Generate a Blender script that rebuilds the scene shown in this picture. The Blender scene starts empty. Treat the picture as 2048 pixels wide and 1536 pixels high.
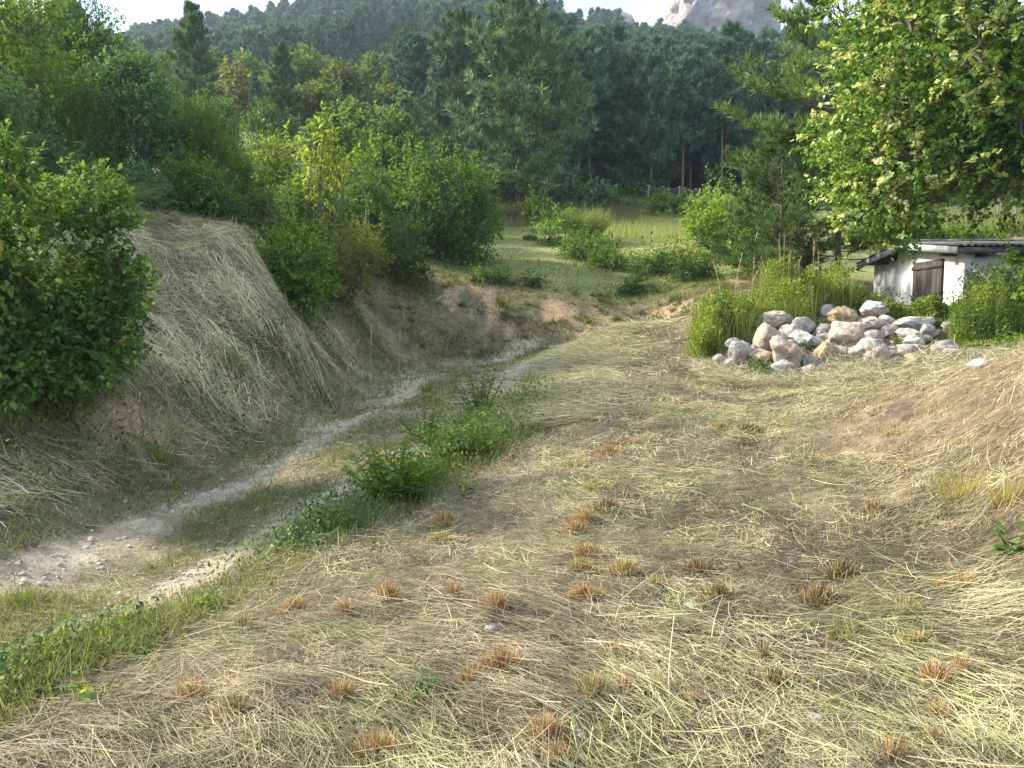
import bpy, math, random
import numpy as np
from mathutils import Vector

# ------------------------------------------------------------------ camera, sky, sun, exposure
SC = bpy.context.scene
COL = SC.collection
F_PX, CAM_H, HORIZON = 1540.0, 1.6, 640.0
PITCH = math.atan((768.0 - HORIZON) / F_PX)
cam_d = bpy.data.cameras.new('camera')
cam_d.sensor_fit = 'HORIZONTAL'
cam_d.sensor_width = 36.0
cam_d.lens = 36.0 * F_PX / 2048.0
cam_d.clip_start = 0.05
cam_d.clip_end = 3000
cam = bpy.data.objects.new('camera', cam_d)
COL.objects.link(cam)
cam.location = (0, 0, CAM_H)
cam.rotation_euler = (math.pi / 2 - PITCH, 0, 0)
SC.camera = cam

SUN_EL, SUN_AZ = math.radians(33), math.radians(-74)      # azimuth measured from +Y, negative = left
to_sun = Vector((math.sin(SUN_AZ) * math.cos(SUN_EL), math.cos(SUN_AZ) * math.cos(SUN_EL), math.sin(SUN_EL)))
world = bpy.data.worlds.new('World')
SC.world = world
world.use_nodes = True
wn, wl = world.node_tree.nodes, world.node_tree.links
wn.clear()
w_out = wn.new('ShaderNodeOutputWorld')
w_bg = wn.new('ShaderNodeBackground')
w_bg.inputs['Strength'].default_value = 0.15
w_sky = wn.new('ShaderNodeTexSky')
w_sky.sky_type = 'NISHITA'
w_sky.sun_disc = False
w_sky.sun_elevation = SUN_EL
w_sky.sun_rotation = SUN_AZ
w_sky.air_density = 1.0
w_sky.dust_density = 1.5
w_sky.ozone_density = 1.0
w_tc = wn.new('ShaderNodeTexCoord')
w_map = wn.new('ShaderNodeMapping')
w_map.inputs['Scale'].default_value = (1.0, 1.0, 2.6)
w_no = wn.new('ShaderNodeTexNoise')
w_no.inputs['Scale'].default_value = 3.2
w_no.inputs['Detail'].default_value = 7
w_no.inputs['Roughness'].default_value = 0.58
w_rp = wn.new('ShaderNodeValToRGB')
w_rp.color_ramp.elements[0].position = 0.36
w_rp.color_ramp.elements[1].position = 0.66
w_mix = wn.new('ShaderNodeMixRGB')
w_mix.inputs['Color2'].default_value = (3.0, 3.4, 4.1, 1)    # thin bright cloud
wl.new(w_tc.outputs['Generated'], w_map.inputs['Vector'])
wl.new(w_map.outputs['Vector'], w_no.inputs['Vector'])
wl.new(w_no.outputs['Fac'], w_rp.inputs['Fac'])
wl.new(w_rp.outputs['Color'], w_mix.inputs['Fac'])
wl.new(w_sky.outputs['Color'], w_mix.inputs['Color1'])
wl.new(w_mix.outputs['Color'], w_bg.inputs['Color'])
wl.new(w_bg.outputs['Background'], w_out.inputs['Surface'])

sun_d = bpy.data.lights.new('sun', 'SUN')
sun_d.energy = 3.7
sun_d.angle = math.radians(5)
sun_d.color = (1.0, 0.93, 0.80)
sun = bpy.data.objects.new('sun', sun_d)
COL.objects.link(sun)
sun.rotation_euler = (-to_sun).to_track_quat('-Z', 'Y').to_euler()

SC.view_settings.view_transform = 'Standard'
SC.view_settings.look = 'None'
SC.view_settings.gamma = 1.0
SC.view_settings.use_curve_mapping = False
SC.view_settings.exposure = 1.68
SC.render.engine = 'CYCLES'
SC.cycles.use_denoising = True
SC.cycles.denoising_prefilter = 'NONE'
SC.cycles.max_bounces = 5
SC.cycles.diffuse_bounces = 3
SC.cycles.glossy_bounces = 2
SC.cycles.transmission_bounces = 4
SC.cycles.volume_bounces = 0
SC.cycles.transparent_max_bounces = 4
SC.cycles.caustics_reflective = False
SC.cycles.caustics_refractive = False

# ------------------------------------------------------------------ small maths helpers
SP, CP = math.sin(PITCH), math.cos(PITCH)
def ray(u, v):
    cx, cy = (u - 1024.0) / F_PX, (768.0 - v) / F_PX
    return cx, CP + SP * cy, CP * cy - SP
def at(u, v, Y):
    rx, ry, rz = ray(u, v)
    t = Y / ry
    return rx * t, Y, CAM_H + rz * t

def hash3(ix, iy, iz, seed):
    h = (ix.astype(np.int64) * 374761393 + iy.astype(np.int64) * 668265263 + iz.astype(np.int64) * 1440662683 + seed * 974711) & 0xFFFFFFFF
    h = ((h ^ (h >> 13)) * 1274126177) & 0xFFFFFFFF
    h = (h ^ (h >> 16)) * 2246822519 & 0xFFFFFFFF
    return ((h ^ (h >> 15)) & 0xFFFFFF) / float(0xFFFFFF)
def vnoise(x, y, z=None, seed=0):
    x = np.asarray(x, float); y = np.asarray(y, float)
    z = np.zeros_like(x) if z is None else np.asarray(z, float)
    fx, fy, fz = np.floor(x), np.floor(y), np.floor(z)
    tx, ty, tz = x - fx, y - fy, z - fz
    tx, ty, tz = tx * tx * (3 - 2 * tx), ty * ty * (3 - 2 * ty), tz * tz * (3 - 2 * tz)
    r = 0.0
    for a in (0, 1):
        for b in (0, 1):
            for c in (0, 1):
                w = (tx if a else 1 - tx) * (ty if b else 1 - ty) * (tz if c else 1 - tz)
                r = r + w * hash3(fx + a, fy + b, fz + c, seed)
    return r * 2 - 1
def fbm(x, y, z=None, seed=0, octv=4, gain=0.5):
    r, a, f, n = 0.0, 1.0, 1.0, 0.0
    for i in range(octv):
        r = r + a * vnoise(np.asarray(x) * f, np.asarray(y) * f, None if z is None else np.asarray(z) * f, seed + i * 17)
        n += a; a *= gain; f *= 2.03
    return r / n
def sstep(e0, e1, x):
    t = np.clip((x - e0) / (e1 - e0), 0, 1)
    return t * t * (3 - 2 * t)
def unit(v):
    return v / np.maximum(np.linalg.norm(v, axis=-1, keepdims=True), 1e-9)
def sph(rng, n):
    return unit(rng.normal(size=(n, 3)))

# ------------------------------------------------------------------ mesh builder
class MB:
    def __init__(s):
        s.V, s.C, s.F, s.n = [], [], [], 0
    def add(s, V, F, C):
        V = np.asarray(V, np.float32).reshape(-1, 3)
        C = np.asarray(C, np.float32)
        if C.ndim == 1:
            C = np.tile(C, (len(V), 1))
        s.V.append(V); s.C.append(C); s.F.append(np.asarray(F, np.int64) + s.n); s.n += len(V)
    def build(s, name, mat, parent=None, smooth=False, loc=(0, 0, 0)):
        me = bpy.data.meshes.new(name)
        V = np.concatenate(s.V); C = np.concatenate(s.C)
        loops = np.concatenate([f.ravel() for f in s.F])
        tot = np.concatenate([np.full(len(f), f.shape[1]) for f in s.F])
        st = np.concatenate([[0], np.cumsum(tot)[:-1]])
        me.vertices.add(len(V)); me.vertices.foreach_set('co', V.ravel())
        me.loops.add(len(loops)); me.loops.foreach_set('vertex_index', loops.astype(np.int32))
        me.polygons.add(len(tot))
        me.polygons.foreach_set('loop_start', st.astype(np.int32))
        if smooth:
            me.polygons.foreach_set('use_smooth', np.ones(len(tot), bool))
        at_ = me.attributes.new('col', 'FLOAT_COLOR', 'POINT')
        at_.data.foreach_set('color', np.c_[C, np.ones(len(C))].astype(np.float32).ravel())
        me.update(calc_edges=True)
        me.validate()
        if mat:
            me.materials.append(mat)
        return link(name, me, parent, loc)

def link(name, me, parent=None, loc=(0, 0, 0)):
    o = bpy.data.objects.new(name, me)
    COL.objects.link(o)
    o.parent = parent
    o.location = loc
    return o
def tag(o, label=None, cat=None, group=None, kind=None):
    if label: o['label'] = label
    if cat: o['category'] = cat
    if group: o['group'] = group
    if kind: o['kind'] = kind
    return o
def thing(name, loc, label, cat, group=None, rz=0.0):
    o = link(name, None, None, loc)
    o.empty_display_size = 0.1
    o.rotation_euler = (0, 0, rz)
    return tag(o, label, cat, group)
def stuff(o):
    o['kind'] = 'stuff'
    return o

def tube(mb, pts, rad, sides=5, col=(0.1, 0.08, 0.06), cap=False):
    P = np.asarray(pts, float); n = len(P)
    R = np.asarray(rad, float) * np.ones(n)
    T = np.gradient(P, axis=0); T = unit(T)
    ref = np.where(np.abs(T[:, 2:3]) > 0.9, np.array([[1., 0, 0]]), np.array([[0, 0, 1.]]))
    A = unit(np.cross(T, ref)); B = np.cross(T, A)
    th = np.arange(sides) * 2 * math.pi / sides
    V = P[:, None] + R[:, None, None] * (np.cos(th)[None, :, None] * A[:, None] + np.sin(th)[None, :, None] * B[:, None])
    i = np.arange(n - 1)[:, None] * sides; j = np.arange(sides)[None]; k = (j + 1) % sides
    F = np.stack([i + j, i + k, i + k + sides, i + j + sides], -1).reshape(-1, 4)
    mb.add(V.reshape(-1, 3), F, col)
    if cap and sides == 4:
        mb.add(V[-1], [[0, 1, 2, 3]], col)

def tubes3(mb, P, R, col):
    """many 3-sided tubes at once: P (n,k,3), R (n,k)"""
    n, k, _ = P.shape
    T = unit(np.gradient(P, axis=1))
    ref = np.where(np.abs(T[..., 2:3]) > 0.9, np.array([1., 0, 0]), np.array([0, 0, 1.]))
    A = unit(np.cross(T, ref)); B = np.cross(T, A)
    th = np.arange(3) * 2 * math.pi / 3
    V = P[:, :, None] + R[:, :, None, None] * (np.cos(th)[:, None] * A[:, :, None] + np.sin(th)[:, None] * B[:, :, None])
    base = (np.arange(n) * k * 3)[:, None, None] + (np.arange(k - 1) * 3)[None, :, None]
    j = np.arange(3)[None, None]; q = (j + 1) % 3
    F = np.stack([base + j, base + q, base + q + 3, base + j + 3], -1).reshape(-1, 4)
    mb.add(V.reshape(-1, 3), F, col)

def leaves(mb, P, A, N, L, W, C, fold=0.18):
    """kite shaped leaves folded along the midrib"""
    n = len(P)
    A = unit(A); Bv = unit(np.cross(N, A)); N = np.cross(A, Bv)
    L = (np.asarray(L) * np.ones(n))[:, None]; W = (np.asarray(W) * np.ones(n))[:, None]
    mid = P + A * L * 0.42 + N * W * fold
    V = np.stack([P, mid + Bv * W * 0.5, P + A * L - N * W * 0.12, mid - Bv * W * 0.5], 1)
    F = np.arange(n * 4).reshape(n, 4)
    mb.add(V.reshape(-1, 3), F, np.repeat(C, 4, axis=0))

def blades(mb, P, D, L, W, bend, C, segs=3, side=None, tipw=0.15, gravity=(0, 0, -1)):
    """curved ribbons: base P, direction D, length L, width W; they bend towards gravity by 'bend' (fraction of L)"""
    n = len(P)
    D = unit(D); L = (np.asarray(L) * np.ones(n)); W = np.asarray(W) * np.ones(n); bend = np.asarray(bend) * np.ones(n)
    if side is None:
        side = unit(np.cross(D, np.array([0.31, 0.17, 0.93]) + 0 * D))
    t = np.linspace(0, 1, segs + 1)
    ctr = P[:, None] + D[:, None] * (L[:, None] * t)[..., None] + np.asarray(gravity, float)[None, None] * (bend[:, None] * L[:, None] * t ** 2)[..., None]
    wd = (W[:, None] * (1 - (1 - tipw) * t ** 1.5))[..., None] * 0.5
    V = np.stack([ctr - side[:, None] * wd, ctr + side[:, None] * wd], 2)       # n, s+1, 2, 3
    base = (np.arange(n) * (segs + 1) * 2)[:, None]; j = (np.arange(segs) * 2)[None]
    F = np.stack([base + j, base + j + 1, base + j + 3, base + j + 2], -1).reshape(-1, 4)
    C = np.asarray(C, float)
    mb.add(V.reshape(-1, 3), F, np.repeat(C, (segs + 1) * 2, axis=0))

def pick(rng, pal, n, jit=0.12):
    pal = np.asarray(pal, float)
    c = pal[rng.integers(0, len(pal), n)]
    k = rng.random((n, 1))
    c2 = pal[rng.integers(0, len(pal), n)]
    c = c * (1 - k * 0.5) + c2 * k * 0.5
    return np.clip(c * (1 + rng.normal(size=(n, 1)) * jit), 0.004, 0.9)

# ------------------------------------------------------------------ materials
def new_mat(name):
    m = bpy.data.materials.new(name)
    m.use_nodes = True
    m.node_tree.nodes.clear()
    return m, m.node_tree.nodes, m.node_tree.links
def attr_col(n):
    a = n.new('ShaderNodeAttribute'); a.attribute_name = 'col'
    return a.outputs['Color']
def leaf_mat(name, trans=0.35, rough=0.5, spec=0.3, vary=0.18, tint=(1.25, 1.3, 0.6)):
    m, n, l = new_mat(name)
    out = n.new('ShaderNodeOutputMaterial'); mx = n.new('ShaderNodeMixShader')
    p = n.new('ShaderNodeBsdfPrincipled'); tr = n.new('ShaderNodeBsdfTranslucent')
    p.inputs['Roughness'].default_value = rough
    p.inputs['Specular IOR Level'].default_value = spec
    oi = n.new('ShaderNodeObjectInfo')
    mr = n.new('ShaderNodeMapRange'); mr.inputs['To Min'].default_value = 1 - vary; mr.inputs['To Max'].default_value = 1 + vary
    mul = n.new('ShaderNodeMixRGB'); mul.blend_type = 'MULTIPLY'; mul.inputs['Fac'].default_value = 1
    l.new(oi.outputs['Random'], mr.inputs['Value'])
    l.new(attr_col(n), mul.inputs['Color1']); l.new(mr.outputs['Result'], mul.inputs['Color2'])
    tm = n.new('ShaderNodeMixRGB'); tm.blend_type = 'MULTIPLY'; tm.inputs['Fac'].default_value = 1
    tm.inputs['Color2'].default_value = (*tint, 1)
    l.new(mul.outputs['Color'], tm.inputs['Color1'])
    l.new(mul.outputs['Color'], p.inputs['Base Color']); l.new(tm.outputs['Color'], tr.inputs['Color'])
    mx.inputs['Fac'].default_value = trans
    l.new(p.outputs['BSDF'], mx.inputs[1]); l.new(tr.outputs['BSDF'], mx.inputs[2]); l.new(mx.outputs['Shader'], out.inputs['Surface'])
    return m
def noisy_mat(name, scale=8, lo=0.75, hi=1.25, rough=0.85, bump=0.3, bscale=None, dist=0.02, stretch=(1, 1, 1), second=None, spec=0.25):
    """attribute colour broken up by noise, with a bump; second = (colour, scale, threshold, softness) lays stains of a colour of their own"""
    m, n, l = new_mat(name)
    out = n.new('ShaderNodeOutputMaterial'); p = n.new('ShaderNodeBsdfPrincipled')
    p.inputs['Roughness'].default_value = rough
    p.inputs['Specular IOR Level'].default_value = spec
    tc = n.new('ShaderNodeTexCoord'); mp = n.new('ShaderNodeMapping'); mp.inputs['Scale'].default_value = stretch
    l.new(tc.outputs['Object'], mp.inputs['Vector'])
    no = n.new('ShaderNodeTexNoise'); no.inputs['Scale'].default_value = scale; no.inputs['Detail'].default_value = 6; no.inputs['Roughness'].default_value = 0.62
    l.new(mp.outputs['Vector'], no.inputs['Vector'])
    mr = n.new('ShaderNodeMapRange'); mr.inputs['From Min'].default_value = 0.28; mr.inputs['From Max'].default_value = 0.72
    mr.inputs['To Min'].default_value = lo; mr.inputs['To Max'].default_value = hi
    l.new(no.outputs['Fac'], mr.inputs['Value'])
    mul = n.new('ShaderNodeMixRGB'); mul.blend_type = 'MULTIPLY'; mul.inputs['Fac'].default_value = 1
    l.new(attr_col(n), mul.inputs['Color1']); l.new(mr.outputs['Result'], mul.inputs['Color2'])
    colr = mul.outputs['Color']
    if second:
        n2 = n.new('ShaderNodeTexNoise'); n2.inputs['Scale'].default_value = second[1]; n2.inputs['Detail'].default_value = 5
        l.new(mp.outputs['Vector'], n2.inputs['Vector'])
        m2 = n.new('ShaderNodeMapRange'); m2.inputs['From Min'].default_value = second[2]; m2.inputs['From Max'].default_value = second[2] + second[3]
        l.new(n2.outputs['Fac'], m2.inputs['Value'])
        mx = n.new('ShaderNodeMixRGB'); mx.inputs['Color2'].default_value = (*second[0], 1)
        l.new(m2.outputs['Result'], mx.inputs['Fac']); l.new(colr, mx.inputs['Color1'])
        colr = mx.outputs['Color']
    l.new(colr, p.inputs['Base Color'])
    nb = n.new('ShaderNodeTexNoise'); nb.inputs['Scale'].default_value = bscale or scale * 2; nb.inputs['Detail'].default_value = 6; nb.inputs['Roughness'].default_value = 0.65
    l.new(mp.outputs['Vector'], nb.inputs['Vector'])
    b = n.new('ShaderNodeBump'); b.inputs['Strength'].default_value = bump; b.inputs['Distance'].default_value = dist
    l.new(nb.outputs['Fac'], b.inputs['Height']); l.new(b.outputs['Normal'], p.inputs['Normal'])
    l.new(p.outputs['BSDF'], out.inputs['Surface'])
    return m

M_LEAF = leaf_mat('leaf', 0.40, 0.62, 0.16)
M_LEAF_SOFT = leaf_mat('leaf_soft', 0.42, 0.65, 0.15, vary=0.05)
M_NEEDLE = leaf_mat('needle', 0.22, 0.55, 0.25, vary=0.22, tint=(1.2, 1.2, 0.7))
M_STRAW = leaf_mat('straw', 0.2, 0.6, 0.25, vary=0.0, tint=(1.1, 1.05, 0.85))
M_GRASS = leaf_mat('grass_blade', 0.35, 0.55, 0.25, vary=0.0)
M_BARK = noisy_mat('bark', 9, 0.5, 1.35, 0.9, 0.8, 14, 0.03, (1, 1, 0.25))
M_STEM = noisy_mat('stem', 20, 0.7, 1.2, 0.8, 0.2, 40, 0.005)
M_GROUND = noisy_mat('soil', 6, 0.55, 1.4, 0.95, 0.9, 26, 0.04)
M_ROCK = noisy_mat('limestone', 7, 0.6, 1.25, 0.9, 1.0, 8, 0.05, second=((0.40, 0.27, 0.15), 3.1, 0.55, 0.16))
M_GRAVEL = noisy_mat('gravel', 14, 0.8, 1.15, 0.85, 0.3, 30, 0.006)
M_CLIFF = noisy_mat('cliff_rock', 0.16, 0.62, 1.2, 0.9, 1.0, 0.35, 2.0, (1, 1, 0.55), second=((0.17, 0.15, 0.14), 0.22, 0.56, 0.12))
M_PLASTER = noisy_mat('plaster', 3, 0.9, 1.05, 0.9, 0.25, 22, 0.006, second=((0.40, 0.385, 0.345), 0.9, 0.52, 0.28))
M_WOOD = noisy_mat('weathered_wood', 6, 0.6, 1.35, 0.85, 0.5, 22, 0.008, (3, 3, 0.25))
M_SHEET = noisy_mat('roof_sheet', 5, 0.7, 1.2, 0.7, 0.2, 30, 0.004, second=((0.22, 0.22, 0.17), 4, 0.55, 0.15))
M_TILE = noisy_mat('clay_tile', 7, 0.65, 1.25, 0.85, 0.3, 20, 0.005)
M_WIRE = noisy_mat('galvanised_wire', 10, 0.9, 1.1, 0.5, 0.0)

# ------------------------------------------------------------------ terrain: control points (pixel ray, distance) -> smooth sheet
CPTS = [  # u, v, distance ahead
    # mown terrace in front
    (1200,1200,4.3),(1200,1000,6.2),(1200,850,9.2),(1250,770,11.8),(1250,700,16.3),(1240,657,19),(1380,648,19),(1500,640,19.3),
    (1500,1000,6.0),(1500,900,7.8),(900,1200,4.3),(900,1400,3.15),(1500,1350,3.4),
    # right bank and its crest
    (1500,787,11.6),(1650,782,10.2),(1800,776,8.6),(2048,764,6.5),(2300,720,5.6),(1800,900,6.9),(2048,900,5.5),(2048,1100,4.4),(1700,1050,5.5),(2048,1300,3.4),(2300,1000,4.2),(2400,800,5.2),
    # dip behind the crest, rock slope, mound
    (1450,762,13.2),(1600,758,13.5),(1800,752,13.2),(2000,742,12.8),(2200,730,11.5),
    (1600,705,14.6),(1800,700,14.6),(1950,700,14.6),(1600,655,15.8),(1800,650,16),(2000,655,16),(1420,690,15.8),(1480,655,17),
    (1740,622,18.5),(1920,624,18.8),(2100,630,18),(1600,600,19.5),(1450,612,19.5),(1850,610,21.5),(1750,600,23),
    (1600,560,25),(1480,560,25.5),(1400,545,29),(1560,500,32),(1800,520,30),(2000,500,32),
    # track
    (0,1220,4.75),(200,1120,5.9),(400,1010,7.4),(600,900,9.7),(750,820,12.7),(850,765,16.2),(950,735,19),(1050,716,21),(-300,1400,3.6),(700,850,11.4),(100,1180,5.2),(0,1100,5.6),(250,1010,7.1),
    # edge of the terrace above the track
    (0,1380,3.6),(300,1250,4.4),(600,1100,5.6),(800,1000,7),(1000,880,9.2),(1080,790,12.5),(1150,720,16),(1190,680,18.5),(1040,820,11.4),
    # left bank
    (0,1010,6.2),(300,930,8.2),(500,850,10.8),(640,800,13.5),(680,740,16.5),(750,690,20),
    (100,820,7.8),(300,780,9.5),(450,700,11.5),(560,700,12.5),(598,671,13.6),(636,722,13.6),(547,609,14.0),(509,530,14.5),(490,480,15.2),(400,462,15.2),(300,440,15),(210,428,13.4),(300,560,12),(200,650,10),
    (0,700,8),(0,560,9.5),(-200,600,8),(-300,900,6),(-400,650,7),(-300,430,11),
    (580,640,16),(700,620,19),(800,592,23.6),(870,580,24.8),(660,690,16.8),
    # back bank
    (800,690,21.5),(900,702,22.3),(1000,702,22.5),(1150,672,23.5),(1300,645,24),(950,567,25.6),(1100,577,26.1),(1300,592,26),(1000,630,24.0),(1150,622,24.8),(880,640,23.2),(950,552,27),(1100,560,27.6),
    # meadow
    (900,520,31),(1100,520,31.5),(1300,510,33),(1000,480,38),(1200,470,40),(1000,450,46),(1200,446,46),(1400,440,46),
    # forest edge and slopes
    (1030,402,54),(1400,402,56),(1250,402,55),(800,400,50),(600,380,34),(300,385,18),(100,400,15.5),(-100,400,14.5),(500,400,24),(400,330,32),(150,300,30),
    (500,268,52),(700,260,60),(800,235,72),(1200,350,78),(1600,350,78),(1000,330,78),(1750,440,46),(2000,430,46),(1900,400,62),(2100,380,62),(1700,400,60),
    (200,230,50),(0,260,40),(-300,300,40),
    # hill
    (800,165,118),(560,200,112),(320,215,110),(1100,190,120),(1400,200,120),(1700,240,120),(2100,260,120),(0,190,100),(-500,230,100),
    (830,80,175),(600,112,175),(300,158,165),(1100,105,190),(1400,150,190),(1800,180,190),
    (300,122,215),(550,72,225),(800,22,235),(1000,22,245),(1150,62,250),(1330,98,255),(1650,122,255),(2000,130,255),(2500,150,255),(100,140,215),(-400,180,215),(-900,220,215),
    (300,150,420),(800,90,420),(1300,125,420),(2000,140,420),(-600,200,420),(2800,180,420),
]
XY0 = [(0,0,0),(0,-3,0),(0,2.9,0),(2,2.5,0.02),(-1.6,2.6,-0.08),(3,0,0.1),(6,-2,0.6),(5,2.5,0.35),(-3,0,-0.4),(-6,-2,-0.2),(-5,2.5,0.2),(-8,0,1.5),(-9,4,2.6),(9,4,1.2),(8,0,0.8),
       (-14,6,5.5),(-16,0,6),(-18,12,7.5)]
cp = np.array([at(*c) for c in CPTS] + XY0, float)
Y0 = 10.0
def warp(x, y):
    return np.stack([np.asarray(x) / (np.asarray(y) + Y0) * 2.2, np.log(np.asarray(y) + Y0) * 1.1], -1)
cw = warp(cp[:, 0], cp[:, 1]); cq = (cp[:, 2] - CAM_H) / (cp[:, 1] + Y0)
def _phi(r2):
    return 0.5 * r2 * np.log(r2 + 1e-12)
_n = len(cw)
_K = _phi(((cw[:, None] - cw[None]) ** 2).sum(-1)) + np.eye(_n) * 2e-4
_P = np.c_[np.ones(_n), cw]
_S = np.linalg.solve(np.block([[_K, _P], [_P.T, np.zeros((3, 3))]]), np.r_[cq, np.zeros(3)])
NR, NC = 410, 370
WY = np.linspace(math.log(Y0 - 4.0), math.log(Y0 + 430.0), NR)
SX = np.linspace(-1.05, 1.05, NC)
GY = np.exp(WY)[:, None] - Y0 + np.zeros((NR, NC))
GX = SX[None] * (GY + Y0)
_g = warp(GX, GY).reshape(-1, 2)
_q = np.empty(len(_g))
for a in range(0, len(_g), 20000):
    b = _g[a:a + 20000]
    _q[a:a + 20000] = _phi(((b[:, None] - cw[None]) ** 2).sum(-1)) @ _S[:_n] + _S[_n] + b @ _S[_n + 1:]
GZ = _q.reshape(NR, NC) * (GY + Y0) + CAM_H
near = sstep(60, 20, GY)
GZ += near * (0.05 * fbm(GX * 0.9, GY * 0.9, seed=3, octv=3) + 0.035 * fbm(GX * 3.1, GY * 3.1, seed=5, octv=3))
_lb = sstep(0.1, -0.8, GX - np.interp(GY, [-3, 5, 6.5, 8.5, 11, 13.5, 16.5, 20, 22], [-5.2, -4.6, -4.32, -4.0, -3.74, -3.37, -3.69, -3.2, -1.9])) * sstep(24, 18, GY)
GZ += _lb * (0.22 * fbm(GX * 0.75, GY * 0.75, seed=91, octv=3) + 0.20 * np.abs(fbm(GX * 1.9, GY * 1.9, seed=92, octv=3)) + 0.07 * fbm(GX * 5, GY * 5, seed=93, octv=2))
GZ += (1 - near) * 1.2 * fbm(GX * 0.06, GY * 0.06, seed=8, octv=4) * sstep(40, 90, GY)

def gz(x, y):
    """height of the ground"""
    x = np.asarray(x, float); y = np.asarray(y, float)
    yy = np.maximum(y, -3.9)
    fr = (np.log(yy + Y0) - WY[0]) / (WY[1] - WY[0]); fc = (x / (yy + Y0) - SX[0]) / (SX[1] - SX[0])
    fr = np.clip(fr, 0, NR - 1.001); fc = np.clip(fc, 0, NC - 1.001)
    r, c = fr.astype(int), fc.astype(int); a, b = fr - r, fc - c
    return (GZ[r, c] * (1 - a) * (1 - b) + GZ[r + 1, c] * a * (1 - b) + GZ[r, c + 1] * (1 - a) * b + GZ[r + 1, c + 1] * a * b)
def gn(x, y, e=0.12):
    dx = (gz(x + e, y) - gz(x - e, y)) / (2 * e); dy = (gz(x, y + e) - gz(x, y - e)) / (2 * e)
    return unit(np.stack([-dx, -dy, np.ones_like(dx)], -1))
def hit(u, v, far=130.0):
    """where the pixel's ray meets the ground"""
    Y = np.exp(np.linspace(math.log(1.5), math.log(far), 1600))
    rx, ry, rz = ray(u, v)
    t = Y / ry
    X, Z = rx * t, CAM_H + rz * t
    under = np.nonzero(Z < gz(X, Y))[0]
    k = under[0] if len(under) else len(Y) - 1
    return float(X[k]), float(Y[k]), float(gz(X[k], Y[k]))

# lines that divide the ground
_ey = np.array([-3, 2, 3.6, 4.4, 5.6, 7, 9.2, 12.5, 16, 18.5, 21, 23]); _ex = np.array([-3.2, -2.5, -2.39, -2.07, -1.54, -1.02, -0.14, 0.45, 1.3, 1.9, 3.2, 4.5])
_fy = np.array([-3, 3, 5, 6.5, 8.5, 11, 13.5, 16.5, 20, 22, 23]); _fx = np.array([-5.0, -4.6, -4.3, -4.15, -3.85, -3.66, -3.37, -3.69, -3.2, -1.9, -1.0])
def x_edge(y): return np.interp(y, _ey, _ex)
def x_foot(y): return np.interp(y, _fy, _fx)
def lerp(a, b, t): return a + (np.asarray(b) - a) * np.asarray(t)[..., None]

def ground_colour(x, y):
    n1 = fbm(x * 0.8, y * 0.8, seed=11, octv=4); n2 = fbm(x * 3.3, y * 3.3, seed=12, octv=3)
    hay = lerp(np.array([0.085, 0.062, 0.038]), [0.25, 0.205, 0.115], np.clip(0.45 + n1 * 0.9 + n2 * 0.7, 0, 1))
    c = hay
    # track of pale gravel with two worn ruts
    xe, xf = x_edge(y), x_foot(y)
    tr = sstep(-0.05, 0.45, x - xf + n2 * 0.25) * sstep(-0.1, 0.45, xe - x + n2 * 0.2) * sstep(24, 22, y)
    tt = (x - xf) / np.maximum(xe - xf, 0.3)
    tt = tt + 0.05 * n2
    rut = np.exp(-((tt - 0.3 + 0.05 * n1) / 0.085) ** 2) + np.exp(-((tt - 0.76 + 0.05 * n1) / 0.08) ** 2)
    grav = lerp(np.array([0.20, 0.17, 0.095]), [0.48, 0.405, 0.28], np.clip(rut * 0.95 + n2 * 0.85, 0, 1))
    c = lerp(c, grav, tr)
    # raw earth on the cut bank at the back, in streaks down the slope
    bb = sstep(22.3, 23.3, y - np.clip(x, 0, 8) * 0.16) * sstep(27.2, 26.2, y) * sstep(-6.5, -4.5, x) * sstep(9, 6.5, x)
    st = sstep(-0.02, 0.24, fbm(x * 0.9 + 0.15 * y, y * 0.22, seed=21, octv=3) + 0.3 * n2)
    bank = lerp(np.array([0.20, 0.165, 0.09]), [0.45, 0.30, 0.17], st * 0.8)
    c = lerp(c, bank, bb)
    # raw earth low on the left bank
    eb = sstep(0.15, 0.5, n1 + 0.7 * sstep(1.2, 0.2, np.abs(x - xf + 0.6)) - 0.35) * sstep(0.6, -0.1, x - xf) * sstep(13, 9, y) * sstep(-6.5, -5.5, x)
    c = lerp(c, np.array([0.42, 0.30, 0.185]), eb)
    rb = sstep(2.4, 4.0, x + n1 * 0.6) * sstep(9.6, 8.0, y + 0.35 * (x - 4)) * sstep(3.6, 5.0, y)
    c = lerp(c, lerp(np.array([0.12, 0.085, 0.055]), [0.26, 0.19, 0.115], np.clip(0.5 + n2, 0, 1)), rb * 0.85)
    # meadow beyond the bank
    md = sstep(25.6, 26.6, y + n1 * 0.5)
    mead = lerp(np.array([0.18, 0.20, 0.06]), [0.34, 0.33, 0.12], np.clip(0.45 + n1 * 0.7 + n2 * 0.3, 0, 1))
    c = lerp(c, mead, md)
    # woodland floor
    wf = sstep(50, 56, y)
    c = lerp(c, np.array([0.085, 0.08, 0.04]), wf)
    clear = np.exp(-(((x / y) - (-0.145)) / 0.06) ** 2 - ((y - 128) / 24) ** 2)
    c = lerp(c, np.array([0.16, 0.19, 0.07]), np.clip(clear * 1.5, 0, 1) * wf)
    right = sstep(0.30, 0.40, x / np.maximum(y, 1)) * sstep(28, 34, y)
    c = lerp(c, np.array([0.15, 0.17, 0.06]), right * (1 - wf * 0.3))
    return np.clip(c, 0.01, 0.9)

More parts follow.
